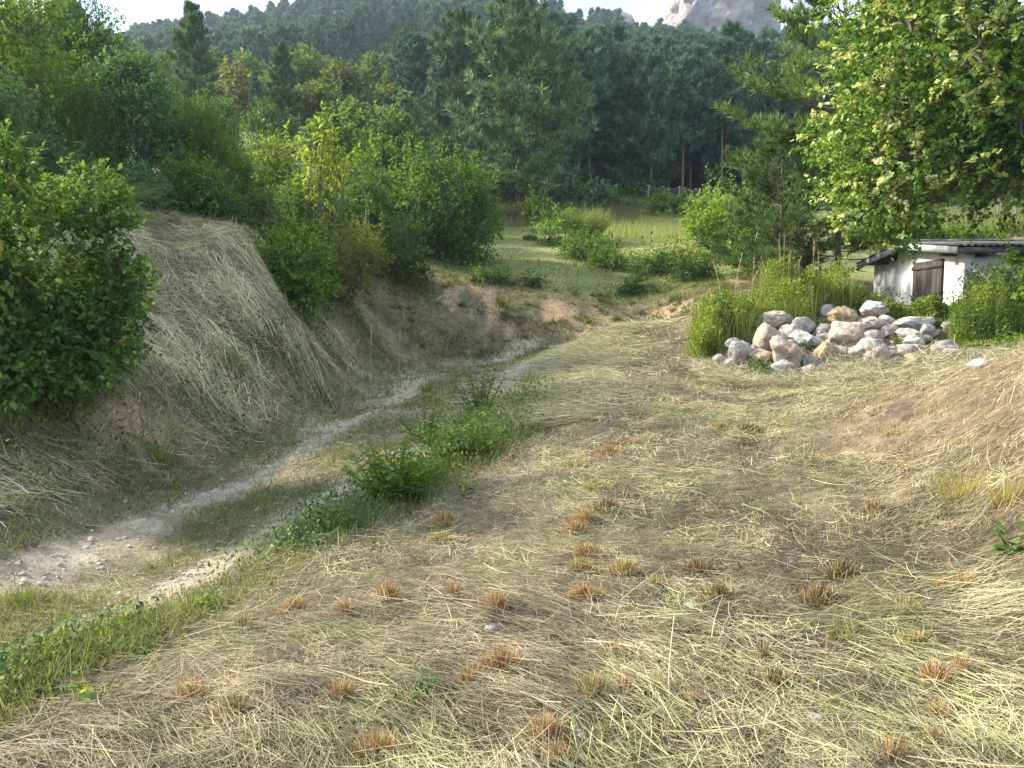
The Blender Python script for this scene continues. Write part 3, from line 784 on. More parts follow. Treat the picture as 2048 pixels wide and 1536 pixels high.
# arching broom with long thin stalks
def broom(label, u, vtop, Y, hw, n, pal, seed, arch=0.55, fan=0.5, wid=0.012, group=None, name='broom_shrub', lean=(0, 0)):
    r_ = np.random.default_rng(seed)
    X = at(u, 500, Y)[0]; zb = float(gz(X, Y)); H = at(u, vtop, Y)[2] - zb; R = hw * Y / F_PX
    t = thing(name, (X, Y, zb), label, 'shrub', group)
    wid = wid * max(1.0, Y / 14.0)
    a = r_.uniform(0, 6.28, n); q = np.sqrt(r_.random(n))
    P = np.stack([np.cos(a) * q * R * 0.35, np.sin(a) * q * R * 0.35, np.zeros(n) - 0.03], -1)
    D = np.stack([np.cos(a) * q * fan * R / max(H, 0.1) + lean[0], np.sin(a) * q * fan * R / max(H, 0.1) + lean[1], np.ones(n)], -1) + r_.normal(size=(n, 3)) * 0.08
    Ls = H * r_.uniform(0.7, 1.25, n)
    m_ = MB(); C = pick(r_, pal, n)
    blades(m_, P, D, Ls, wid * r_.uniform(0.6, 1.4, n), arch * r_.uniform(0.2, 1.0, n), C, segs=4, side=unit(np.cross(unit(D), sph(r_, n))))
    # short side stalks
    k = r_.integers(0, n, n * 2); f = r_.uniform(0.35, 0.9, n * 2)
    Dk = unit(D)[k]
    P2 = P[k] + Dk * (Ls[k] * f)[:, None] - np.array([0, 0, 1.0]) * (arch * 0.5 * Ls[k] * f ** 2)[:, None]
    D2 = Dk + r_.normal(size=(n * 2, 3)) * 0.35
    blades(m_, P2, D2, H * r_.uniform(0.15, 0.4, n * 2), wid * 0.7, arch * 0.4, pick(r_, pal, n * 2), segs=2, side=unit(np.cross(unit(D2), sph(r_, n * 2))))
    stuff(m_.build('stalks', M_GRASS, t))
    w_ = MB()
    for i in range(5):
        tube(w_, [P[i] * 0.3 - [0, 0, 0.1], P[i] * 0.7 + D[i] / np.linalg.norm(D[i]) * H * 0.22], [0.02 * H, 0.008 * H], 5, BARK_GREY)
    w_.build('stems', M_BARK, t, smooth=True)
    return t
broom('arching broom with long thin pale green stalks over the big left shrub', 165, 262, 13.6, 150, 420, [(0.12, 0.17, 0.06), (0.17, 0.21, 0.08), (0.10, 0.14, 0.05)], 340, arch=0.8, fan=1.6, wid=0.010, lean=(0.5, -0.1))

# ------------------------------------------------------------------ shrubs left of centre
G_MIDS = 'bushes between the track and the meadow'
bush('dogwood_shrub', 'fresh bright green bush at the foot of the hay bank', 'shrub', 585, 462, 16.2, 78, 'broad', 401, hb=0.0, k=9, group=G_MIDS, pal=[(0.05, 0.11, 0.018), (0.085, 0.155, 0.024), (0.14, 0.21, 0.03)], scale=1.2)
bush('blackthorn_shrub', 'olive green bush with yellowish leaves behind the fresh green bush', 'shrub', 680, 395, 19, 80, 'fine', 402, hb=0.0, k=9, group=G_MIDS, pal=G_OLIVE, scale=1.15)
bush('blackthorn_shrub', 'loose greyish olive bush at the far end of the hay bank crest', 'shrub', 545, 395, 18.5, 58, 'fine', 403, hb=0.0, k=7, group=G_MIDS, pal=[(0.08, 0.11, 0.04), (0.11, 0.14, 0.05), (0.15, 0.17, 0.06)])
bush('hawthorn_shrub', 'dark green hawthorn on the rim of the earth bank', 'shrub', 800, 438, 24.5, 68, 'fine', 404, hb=0.0, k=9, group=G_MIDS, pal=G_DARK, scale=1.1)
bush('hawthorn_shrub', 'large spreading mid green bush at the left side of the meadow', 'shrub', 865, 325, 29.5, 118, 'broad', 405, hb=0.04, k=12, group=G_MIDS, pal=G_MID, scale=1.2)
bush('hawthorn_shrub', 'green bush leaning out over the meadow on its bare lower branches', 'shrub', 945, 390, 31, 52, 'broad', 406, hb=0.22, k=7, group=G_MIDS, pal=G_MID)
bush('cherry_sapling', 'slender pale yellow-green sapling sticking up above the bushes', 'tree', 648, 238, 20.5, 40, 'airy', 407, hb=0.45, k=6, group=G_MIDS, pal=[(0.22, 0.27, 0.035), (0.30, 0.33, 0.05), (0.17, 0.23, 0.03)], L=0.10, W=0.045, droop=0.7, r0=0.03, scale=1.2)
bush('hazel_shrub', 'yellow-green bush left of the pale sapling', 'shrub', 560, 272, 25, 66, 'broad', 408, hb=0.0, k=9, group=G_MIDS, pal=G_OLIVE, tip=[(0.20, 0.25, 0.04)], tipp=0.3)
bush('hazel_shrub', 'green thicket under the pale sapling', 'shrub', 640, 340, 23, 75, 'broad', 409, hb=0.0, k=9, group=G_MIDS, pal=G_MID)
bush('broadleaf_tree', 'round dark green tree behind the pale sapling', 'tree', 690, 222, 36, 62, 'round', 410, hb=0.1, k=9, group=G_MIDS, pal=G_MID)
bush('broadleaf_tree', 'round fresh green tree left of the tallest pine', 'tree', 785, 238, 39, 58, 'round', 411, hb=0.1, k=9, group=G_MIDS, pal=G_MID)
bush('broadleaf_tree', 'low dark tree in the hollow left of the tallest pine', 'tree', 880, 285, 44, 55, 'round', 412, hb=0.0, k=8, group=G_MIDS, pal=G_DARK)
bush('broadleaf_tree', 'tree tinged orange between two pines on the left slope', 'tree', 490, 122, 56, 42, 'round', 413, hb=0.05, k=8, group=G_MIDS, pal=[(0.11, 0.115, 0.045), (0.14, 0.13, 0.05), (0.09, 0.115, 0.04)])
bush('broadleaf_tree', 'feathery pale tree below the pointed pine', 'tree', 745, 290, 33, 48, 'airy', 414, hb=0.05, k=8, group=G_MIDS, pal=G_LIME, dens=80)
for i, (u, vt, Y, hw, st, pal, lab) in enumerate([
    (615, 165, 58, 40, 'round', G_OLIVE, 'yellowish bush right of the pointed pine on the slope'),
    (660, 185, 62, 40, 'round', G_MID, 'small green bush on the slope above the dark round tree'),
    (725, 195, 66, 45, 'round', G_OLIVE, 'pale bush on the slope above the pair of round trees'),
    (800, 200, 62, 45, 'round', G_BLUE, 'grey-green bush on the slope above the fresh green tree'),
    (450, 205, 38, 50, 'broad', G_MID, 'bush in front of the layered pine'),
    (545, 215, 42, 45, 'broad', G_MID, 'bush at the foot of the thin young pine'),
    (350, 225, 30, 55, 'broad', G_BLUE, 'shaded bush left of the bright juniper'),
    (500, 330, 21, 45, 'broad', G_MID, 'leafy bush between the small juniper and the yellow-green bush'),
    (735, 345, 29, 60, 'broad', G_MID, 'dense green bush left of the large spreading bush'),
    (610, 430, 18, 50, 'broad', G_MID, 'green bush tucked behind the fresh bright bush'),
]):
    bush('slope_shrub', lab, 'shrub', u, vt, Y, hw, st, 430 + i, hb=0.0, k=7, group='bushes dotted over the slope', pal=pal)

# ------------------------------------------------------------------ meadow side
G_MEAD = 'shrubs round the meadow'
broom('tall bright broom on the meadow with upright feathery stems', 1172, 420, 37, 52, 700, [(0.20, 0.23, 0.06), (0.15, 0.20, 0.05), (0.26, 0.27, 0.09)], 501, arch=0.12, fan=0.9, wid=0.012, group=G_MEAD)
broom('grey-green broom bush at the upper left corner of the meadow', 1010, 410, 47, 38, 450, [(0.10, 0.13, 0.05), (0.13, 0.16, 0.07)], 502, arch=0.15, fan=0.9, group=G_MEAD)
broom('dull broom bush right of the wire frame posts', 1430, 412, 50, 40, 400, [(0.15, 0.15, 0.08), (0.18, 0.17, 0.09), (0.11, 0.13, 0.06)], 503, arch=0.2, fan=0.9, group=G_MEAD)
broom('dry brownish broom at the right end of the tall meadow grass', 1390, 430, 44, 26, 300, [(0.24, 0.19, 0.12), (0.19, 0.16, 0.09)], 504, arch=0.25, fan=1.0, group=G_MEAD)
broom('pale broom bush left of the wire frame', 1255, 398, 51, 40, 450, [(0.12, 0.16, 0.07), (0.16, 0.19, 0.09)], 505, arch=0.15, fan=0.9, group=G_MEAD)
for i, (u, vt, Y, hw, st, pal, hb, lab) in enumerate([
    (1178, 468, 32, 58, 'fine', G_MID, 0.0, 'leafy green bush on the meadow rim in front of the tall broom'),
    (1225, 500, 30, 45, 'fine', G_MID, 0.0, 'low green bush right of the one in front of the tall broom'),
    (1108, 428, 36, 34, 'airy', G_LIME, 0.3, 'thin sapling with loose crown left of the tall broom'),
    (1060, 462, 38, 13, 'airy', G_MID, 0.3, 'tiny sapling alone on the mown meadow'),
    (1075, 405, 46, 30, 'broad', G_MID, 0.0, 'small green bush at the back of the meadow beside the grey-green broom'),
    (1188, 376, 51, 40, 'round', G_BLUE, 0.0, 'blue-green bush at the wood edge left of the wire frame'),
    (1335, 398, 48, 36, 'round', G_LIME, 0.0, 'bright green bush growing between the posts of the wire frame'),
    (1300, 508, 29, 40, 'airy', G_MID, 0.0, 'loose feathery bush on the rim of the earth bank'),
    (1345, 500, 29.5, 44, 'airy', G_OLIVE, 0.0, 'sparse bush on the bank rim left of the lime-green shrub'),
    (1385, 520, 27.5, 40, 'fine', G_DARK, 0.0, 'dark bush at the right end of the bank rim'),
    (1455, 378, 31, 84, 'broad', [(0.17, 0.25, 0.03), (0.23, 0.31, 0.04), (0.13, 0.20, 0.03)], 0.0, 'lime-green sunlit shrub under the near pine'),
    (1545, 470, 26, 75, 'fine', G_DARK, 0.0, 'dark shaded bush under the near pine beside the hut'),
    (1540, 395, 34, 60, 'broad', G_MID, 0.0, 'green shrub behind the low boughs of the near pine'),
    (1000, 370, 53, 40, 'round', G_DARK, 0.0, 'dark bush beneath the tallest pine'),
    (1110, 385, 55, 40, 'round', G_DARK, 0.0, 'shaded bush at the foot of the wood right of the tallest pine'),
    (1280, 385, 57, 45, 'round', G_DARK, 0.0, 'dark thicket at the foot of the wood behind the wire frame'),
    (1480, 388, 56, 50, 'round', G_DARK, 0.0, 'dark thicket at the foot of the wood right of the wire frame'),
    (960, 545, 26, 22, 'fine', G_MID, 0.0, 'small tuft bush at the top of the earth bank under the spreading bush'),
    (1000, 540, 26.2, 20, 'fine', G_MID, 0.0, 'little green bush on the lip of the earth bank'),
    (1065, 562, 26.2, 16, 'fine', G_DARK, 0.0, 'tiny dark bush at the top of the bare earth streaks'),
    (1262, 555, 26.6, 24, 'fine', G_DARK, 0.0, 'low dark bush where the bank rim bends right'),
    (1900, 462, 34, 75, 'broad', G_LIME, 0.0, 'yellow-green bush behind the hut roof'),
    (2010, 455, 36, 60, 'broad', G_OLIVE, 0.0, 'olive bush on the slope at the right edge behind the hut'),
    (1790, 440, 34, 70, 'broad', G_LIME, 0.0, 'bright bush between the flowering tree and the hut'),
    (1960, 350, 62, 90, 'round', G_MID, 0.0, 'dense green bush on the far slope below the flowering tree'),
    (2060, 340, 66, 90, 'round', G_DARK, 0.0, 'dark bush on the far slope at the right edge'),
    (1860, 340, 66, 80, 'round', G_DARK, 0.0, 'dark bush on the far slope behind the flowering tree'),
]):
    bush('meadow_shrub', lab, 'shrub', u, vt, Y, hw, st, 520 + i, hb=hb, k=7, group=G_MEAD, pal=pal)

# ------------------------------------------------------------------ near pine and flowering lime tree on the right
NP = pine_proto(150, 11.5, 3.7, 0.08, gap=0.5, per=6, sub=13, tuft=0.34, n=18, pal=[(0.07, 0.12, 0.03), (0.16, 0.23, 0.05), (0.28, 0.35, 0.08)], shape=0.42, dead=14, w=0.11, lowup=0.0, gaps=0.2)
X = at(1672, 500, 25)[0]
plant_pine(NP, X, 25, 0.6, 1.0, 'near pine with spreading needle-tufted boughs left of the flowering tree')
YP = pine_proto(151, 4.4, 2.7, 0.06, gap=0.36, per=6, sub=11, tuft=0.25, n=16, pal=[(0.05, 0.09, 0.024), (0.08, 0.13, 0.033), (0.11, 0.16, 0.04)], shape=0.6, w=0.11, lowup=0.05)
X = at(1560, 500, 24)[0]
plant_pine(YP, X, 24, 1.0, 1.0, 'low dark green pine between the lime-green shrub and the hut')
def lime_lobes(rng, R, H):
    L = [(0, 0, H * 0.66, R * 0.68, R * 0.68, H * 0.30)]
    for a, f, z, q in [(180, 0.72, 0.50, 0.26), (192, 0.80, 0.38, 0.21), (172, 0.86, 0.43, 0.19), (178, 0.78, 0.31, 0.18), (186, 0.86, 0.29, 0.14), (176, 0.64, 0.35, 0.18), (190, 0.62, 0.42, 0.22), (200, 0.52, 0.46, 0.22), (225, 0.50, 0.52, 0.26), (240, 0.6, 0.62, 0.32), (270, 0.6, 0.74, 0.36), (205, 0.70, 0.74, 0.32), (175, 0.70, 0.66, 0.29), (165, 0.62, 0.85, 0.32), (190, 0.66, 0.92, 0.30), (300, 0.6, 0.66, 0.32), (330, 0.62, 0.75, 0.36), (20, 0.6, 0.7, 0.36), (60, 0.6, 0.7, 0.36), (110, 0.6, 0.7, 0.36), (230, 0.45, 0.98, 0.32), (255, 0.62, 0.52, 0.24), (190, 0.90, 0.56, 0.17), (215, 0.80, 0.56, 0.2), (200, 0.86, 0.66, 0.18), (150, 0.7, 0.45, 0.24), (280, 0.5, 0.52, 0.24), (240, 0.35, 0.46, 0.24), (205, 0.75, 0.86, 0.2), (182, 0.86, 0.80, 0.18), (215, 0.30, 0.43, 0.24), (260, 0.35, 0.42, 0.24), (225, 0.62, 0.43, 0.2), (180, 0.35, 0.42, 0.24), (186, 0.74, 0.25, 0.15), (194, 0.60, 0.29, 0.17), (180, 0.86, 0.24, 0.10), (200, 0.15, 0.38, 0.24), (250, 0.45, 0.38, 0.2)]:
        L.append((math.cos(math.radians(a)) * R * f, math.sin(math.radians(a)) * R * f, H * z, R * q, R * q, R * q * 0.95))
    return L
bush('lime_tree', 'big flowering lime tree with pale yellow blossom filling the upper right', 'tree', 2090, -190, 18.0, 440, 'round', 601, lob=lime_lobes, single=True, r0=0.16, pal=[(0.045, 0.095, 0.018), (0.075, 0.135, 0.024), (0.11, 0.17, 0.03)], tip=[(0.31, 0.335, 0.13), (0.24, 0.285, 0.09), (0.38, 0.40, 0.19)], tipp=0.30, scale=1.15, L=0.080, W=0.068, tl=0.34, per=13, nz=0.5, shoots=120, mat=M_LEAF_SOFT)
bush('maple_sapling', 'bright leafy sapling at the right edge in front of the hut wall', 'tree', 2085, 478, 15.5, 48, 'round', 602, hb=0.2, k=6, pal=G_LIME, L=0.1, W=0.085)

# ------------------------------------------------------------------ the hut
def box(mb, a, b, col):
    a, b = np.minimum(a, b), np.maximum(a, b)
    V = np.array([[x, y, z] for x in (a[0], b[0]) for y in (a[1], b[1]) for z in (a[2], b[2])], float)
    mb.add(V, [[0, 1, 3, 2], [4, 6, 7, 5], [0, 4, 5, 1], [2, 3, 7, 6], [0, 2, 6, 4], [1, 5, 7, 3]], col)
HX, HYc = 11.06, 19.0
hz = float(gz(HX, HYc)) - 0.25
ze = at(1921, 497, HYc)[2] - hz           # eave height of the front wall
GW, SW = 5.1, 4.2                          # gable depth (away from the camera), side width (to the right)
zr = ze + 0.32
hut = thing('hut', (HX, HYc, hz), 'small white plastered hut with shallow corrugated roof behind the rocks', 'hut', rz=math.radians(-2.0))
# local axes: x to the right along the shaded wall, y away along the sunlit gable; ridge runs in x at y = GW/2
WHITE = (0.74, 0.73, 0.70)
m_ = MB()
th_ = 0.22
gp = np.array([[0, 0, 0], [0, GW, 0], [0, GW, ze], [0, GW * 0.5, zr], [0, 0, ze]], float)
for x0, x1, nm in ((0, th_, 'gable_wall'), (SW - th_, SW, 'gable_wall')):
    m_ = MB(); A = gp + [x0, 0, 0]; B = gp + [x1, 0, 0]
    m_.add(np.r_[A, B], [[0, 1, 2, 4], [5, 9, 7, 6]], WHITE); m_.add(np.r_[A[[2, 3, 4]], B[[2, 3, 4]]], [[0, 1, 2], [3, 5, 4]], WHITE)
    m_.add(np.r_[A, B], [[i, (i + 1) % 5, (i + 1) % 5 + 5, i + 5] for i in range(5)], WHITE)
    m_.build(nm, M_PLASTER, hut)
for y0 in (0.0, GW - th_):
    m_ = MB(); box(m_, (th_ + 0.001, y0 + 0.002, 0), (SW - th_ - 0.001, y0 + th_, ze), WHITE); m_.build('side_wall', M_PLASTER, hut)
# roof: corrugated sheets on both pitches
pitch = math.atan2(zr - ze, GW / 2)
def sheet(y_a, y_b, z_a, z_b, x0, x1, col, lift=0.0):
    nx = int((x1 - x0) / 0.035); ns = 4
    xs = np.linspace(x0, x1, nx); ts = np.linspace(0, 1, ns)
    wv = 0.022 * np.sin(xs / 0.17 * 2 * math.pi)
    V = np.stack([xs[None] + 0 * ts[:, None], (y_a + (y_b - y_a) * ts)[:, None] + 0 * xs[None], (z_a + (z_b - z_a) * ts)[:, None] + wv[None] + lift], -1)
    i = np.arange(ns - 1)[:, None] * nx; j = np.arange(nx - 1)[None]
    F = np.stack([i + j, i + j + 1, i + j + 1 + nx, i + j + nx], -1).reshape(-1, 4)
    m_ = MB(); m_.add(V.reshape(-1, 3), F, col); m_.add(V.reshape(-1, 3) - [0, 0, 0.012], F[:, ::-1], col)
    e = np.r_[V[0], V[0] - [0, 0, 0.012]]; k = np.arange(nx - 1)
    m_.add(e, np.stack([k, k + 1, k + 1 + nx, k + nx], -1), col)
    return m_
ov, sl = 0.38, (zr - ze) / (GW / 2)
m_ = MB()
for ya, yb in ((-ov + 0.05, GW / 2), (GW + ov - 0.05, GW / 2)):
    z_a = ze - ov * sl + 0.045
    V = np.array([[x, y, z + d] for x in (-0.34, SW + 0.3) for (y, z) in ((ya, z_a), (yb, zr + 0.05)) for d in (-0.03, 0.0)])
    m_.add(V, [[0, 1, 3, 2], [4, 6, 7, 5], [0, 4, 5, 1], [2, 3, 7, 6], [1, 5, 7, 3], [0, 2, 6, 4]], (0.09, 0.08, 0.07))
roof = m_.build('roof', M_WOOD, hut)
SHC = [(0.17, 0.18, 0.17), (0.21, 0.21, 0.19), (0.14, 0.15, 0.145), (0.19, 0.19, 0.18), (0.16, 0.17, 0.16)]
for k in range(5):
    x0, x1 = -0.42 + k * 0.98, -0.42 + (k + 1) * 0.98 + 0.06
    for half in (0, 1):
        ya, yb = (-ov, GW / 2) if half == 0 else (GW + ov, GW / 2)
        sheet(ya, yb, ze - ov * sl + 0.10, zr + 0.10, x0, x1, SHC[(k + half) % 5], lift=0.008 * (k % 2)).build('roof_sheet', M_SHEET, roof, smooth=True)
for k in range(4):   # ridge caps
    m_ = MB(); x0 = -0.45 + k * 1.24
    for sg in (-1, 1):
        V = np.array([[x0, GW / 2, zr + 0.165], [x0 + 1.3, GW / 2, zr + 0.165], [x0 + 1.3, GW / 2 + sg * 0.26, zr + 0.115], [x0, GW / 2 + sg * 0.26, zr + 0.115]]) + [0, 0, 0.006 * (k % 2)]
        m_.add(np.r_[V, V - [0, 0, 0.02]], [[0, 1, 2, 3], [4, 7, 6, 5], [0, 3, 7, 4], [1, 5, 6, 2], [3, 2, 6, 7]], (0.32, 0.31, 0.28))
    m_.build('ridge_cap', M_SHEET, roof)
# barge boards on the sunlit gable, purlin ends, rafter ends
for half in (0, 1):
    y0, y1 = (-ov, GW / 2) if half == 0 else (GW + ov, GW / 2)
    z0, z1 = ze - ov * sl + 0.06, zr + 0.06
    m_ = MB()
    V = np.array([[x, y, z + d] for x in (-0.40, -0.37) for (y, z) in ((y0, z0), (y1, z1)) for d in (-0.17, 0.0)])
    m_.add(V, [[0, 1, 3, 2], [4, 6, 7, 5], [0, 4, 5, 1], [2, 3, 7, 6], [1, 5, 7, 3], [0, 2, 6, 4]], (0.40, 0.43, 0.44))
    m_.build('barge_board', M_WOOD, hut)
for y, in ((0.42,), (GW * 0.5,), (GW - 0.9,), (GW * 0.72,)):
    zt = ze + (min(y, GW - y)) * sl
    m_ = MB(); box(m_, (-0.36, y - 0.09, zt - 0.20), (-0.004, y + 0.09, zt + 0.02), (0.035, 0.028, 0.022)); m_.build('purlin_end', M_WOOD, hut)
for k in range(5):
    x = 0.35 + k * 0.85
    m_ = MB(); box(m_, (x - 0.12, -0.33, ze - 0.21), (x + 0.12, -0.005, ze - 0.12), (0.04, 0.033, 0.027)); m_.build('rafter_end', M_WOOD, hut)
m_ = MB(); box(m_, (-0.36, -0.37, ze - 0.13), (SW + 0.3, -0.34, ze + 0.0), (0.10, 0.13, 0.13)); m_.build('eave_board', M_WOOD, hut)
# double door of planks
dw0, dw1, dh = 0.98, 2.5, at(1887, 519, 19.9)[2] - hz
nP = 6
m_ = MB(); box(m_, (-0.006, dw0 - 0.05, 0.2), (-0.003, dw1 + 0.05, dh + 0.03), (0.05, 0.044, 0.038)); door = m_.build('door', M_WOOD, hut)
for k in range(nP):
    y0 = dw0 + (dw1 - dw0) * k / nP; y1 = dw0 + (dw1 - dw0) * (k + 1) / nP - 0.012
    m_ = MB(); box(m_, (-0.045 - 0.004 * (k % 2), y0, 0.25), (-0.009, y1, dh - 0.004 * (k % 3)), [(0.055, 0.053, 0.05), (0.08, 0.075, 0.07), (0.05, 0.047, 0.045), (0.068, 0.064, 0.06)][k % 4])
    p_ = m_.build('door_plank', M_WOOD, door)
for zz in (dh - 0.14, 0.6):
    m_ = MB(); box(m_, (-0.075, dw0 - 0.03, zz - 0.05), (-0.051, dw1 + 0.03, zz + 0.05), (0.08, 0.07, 0.06)); m_.build('door_batten', M_WOOD, door)

# second roof of red tiles showing behind the hut at the right edge
RX, RYc = at(2095, 480, 25.5)[0], 25.5
rz_ = float(gz(RX, RYc))
rh = at(2010, 508, RYc)[2] - rz_
shed = thing('tiled_shed', (RX, RYc, rz_), 'shed with red clay tile roof just showing at the right edge behind the hut', 'shed')
m_ = MB(); box(m_, (0.3, 0.3, -0.3), (3.6, 3.2, rh), (0.5, 0.46, 0.4)); m_.build('wall', M_PLASTER, shed)
tm = MB(); nn = 7; a = np.linspace(0, math.pi, nn)
Vt = np.array([[0.09 * math.cos(q), yy, 0.06 * math.sin(q) + (0.0 if yy == 0 else 0.03)] for yy in (0, 0.42) for q in a]); k = np.arange(nn - 1)
tm.add(Vt, np.stack([k, k + 1, k + 1 + nn, k + nn], -1), (1, 1, 1))
tiles_me = []
for c in [(0.22, 0.12, 0.085), (0.27, 0.15, 0.105), (0.18, 0.10, 0.08), (0.28, 0.22, 0.17)]:
    q = MB(); q.add(Vt, np.stack([k, k + 1, k + 1 + nn, k + nn], -1), c); o = q.build('roof_tile', M_TILE, smooth=True); tiles_me.append(o.data); bpy.data.objects.remove(o)
m_ = MB(); m_.add([[0, 0, rh], [3.9, 0, rh], [3.9, 1.9, rh + 0.66], [0, 1.9, rh + 0.66]], [[0, 1, 2, 3]], (0.25, 0.13, 0.09)); sroof = m_.build('roof', M_TILE, shed)
for i in range(20):
    for j in range(5):
        o = link('roof_tile', tiles_me[int(rng.integers(0, 4))], sroof, (0.1 + i * 0.195, -0.06 + j * 0.37, rh + 0.03 + j * 0.37 * 0.347)); o.rotation_euler = (0.31, 0, rng.normal() * 0.02)

# wire frame on three posts beyond the meadow
fx0, fy0 = at(1294, 420, 49)[0], 49.0
fr = thing('wire_trellis', (fx0, fy0, float(gz(fx0, fy0))), 'wire trellis strung on three thin posts in front of the wood', 'trellis')
px = []
for u, vt, y in ((1297, 372, 49.0), (1358, 375, 48.6), (1419, 377, 48.2)):
    x = at(u, 420, y)[0]; zb_ = float(gz(x, y)); zt = at(u, vt, y)[2]
    b = np.array([x - 0.1 - fx0, y - fy0, zb_ - 0.2 - fr.location[2]]); t_ = np.array([x - fx0, y - fy0, zt - fr.location[2]])
    m_ = MB(); tube(m_, [b, t_], [0.045, 0.035], 6, (0.24, 0.25, 0.23)); p_ = m_.build('post', M_WIRE, fr, smooth=True)
    m_ = MB(); tube(m_, [t_ + [-0.12, 0, 0.02], t_ + [0.10, 0, 0.05]], [0.022, 0.018], 5, (0.4, 0.4, 0.38)); m_.build('bracket', M_WIRE, p_)
    px.append((b, t_))
for f in (0.985, 0.93, 0.87, 0.42, 0.34):
    pts_ = []
    for (b0, t0), (b1, t1) in zip(px[:-1], px[1:]):
        for q in np.linspace(0, 1, 8)[:-1]:
            pts_.append((b0 + (t0 - b0) * f) * (1 - q) + (b1 + (t1 - b1) * f) * q - np.array([0, 0, 0.10 * math.sin(q * math.pi) * (f > 0.5)]))
    pts_.append(px[-1][0] + (px[-1][1] - px[-1][0]) * f)
    m_ = MB(); tube(m_, pts_, 0.006, 4, (0.30, 0.34, 0.32) if f > 0.5 else (0.12, 0.26, 0.2)); m_.build('wire', M_WIRE, fr)
# fence and pale rock on the far right slope
fx0, fy0 = at(1885, 470, 42)[0], 42.0
fe = thing('wire_fence', (fx0, fy0, float(gz(fx0, fy0))), 'thin wire fence on the slope behind the hut', 'fence')
for k in range(5):
    x, y = fx0 + k * 1.1, fy0 + k * 0.2
    m_ = MB(); z0 = float(gz(x, y)) - fe.location[2]; tube(m_, [[x - fx0, y - fy0, z0 - 0.2], [x - fx0, y - fy0, z0 + 1.25]], 0.035, 5, (0.20, 0.20, 0.17)); m_.build('post', M_WOOD, fe, smooth=True)
for h in (0.3, 0.6, 0.9, 1.2):
    m_ = MB(); tube(m_, [[k * 1.1, k * 0.2, float(gz(fx0 + k * 1.1, fy0 + k * 0.2)) - fe.location[2] + h] for k in range(5)], 0.010, 4, (0.35, 0.36, 0.34)); m_.build('wire', M_WIRE, fe)

# ------------------------------------------------------------------ the rock pile
def ico(sub):
    import bmesh
    bm = bmesh.new(); bmesh.ops.create_icosphere(bm, subdivisions=sub, radius=1.0)
    V = np.array([v.co[:] for v in bm.verts]); F = np.array([[v.index for v in f.verts] for f in bm.faces]); bm.free()
    return V, F
IV4, IF4 = ico(4); IV3, IF3 = ico(3); IV1, IF1 = ico(1)
def rock_mesh(seed, size, tone, big=True, round_=0.5, rough=1.0):
    r_ = np.random.default_rng(seed)
    V, F = (IV4, IF4) if big else (IV3, IF3)
    P = V.copy()
    for i in range(int(15 - 7 * round_)):                       # flat facets
        n = sph(r_, 1)[0]; d = r_.uniform(0.60 + 0.2 * round_, 0.92)
        h = P @ n
        P = P - np.outer(np.clip(h - d, 0, None) * 0.93, n)
    n1 = fbm(P[:, 0] * 1.6, P[:, 1] * 1.6, P[:, 2] * 1.6, seed=seed, octv=3)
    n2 = fbm(P[:, 0] * 5, P[:, 1] * 5, P[:, 2] * 5, seed=seed + 1, octv=4)
    n3 = -np.abs(fbm(P[:, 0] * 2.6, P[:, 1] * 2.6, P[:, 2] * 3.6, seed=seed + 2, octv=3))
    P = P * (1 + (0.16 * n1 + 0.10 * n2 + 0.34 * n3) * rough)[:, None]
    P = P / np.abs(P).max(0) * np.asarray(size) * 0.5
    k = fbm(P[:, 0] * 4, P[:, 1] * 4, P[:, 2] * 4, seed=seed + 7, octv=3)[:, None]
    n4 = fbm(P[:, 0] * 9, P[:, 1] * 9, P[:, 2] * 9, seed=seed + 9, octv=3)[:, None]
    C = np.asarray(tone) * (1 + 0.30 * k + 0.25 * n4)
    C = np.clip(C * (1 - 0.55 * sstep(0.18, 0.34, n3 * -1)[:, None]) if False else C, 0.02, 0.85)
    m = MB(); m.add(P, F, C)
    return m
W_, T_, O_, G_, P_ = (0.47, 0.45, 0.42), (0.42, 0.345, 0.265), (0.46, 0.33, 0.20), (0.30, 0.29, 0.27), (0.46, 0.385, 0.335)
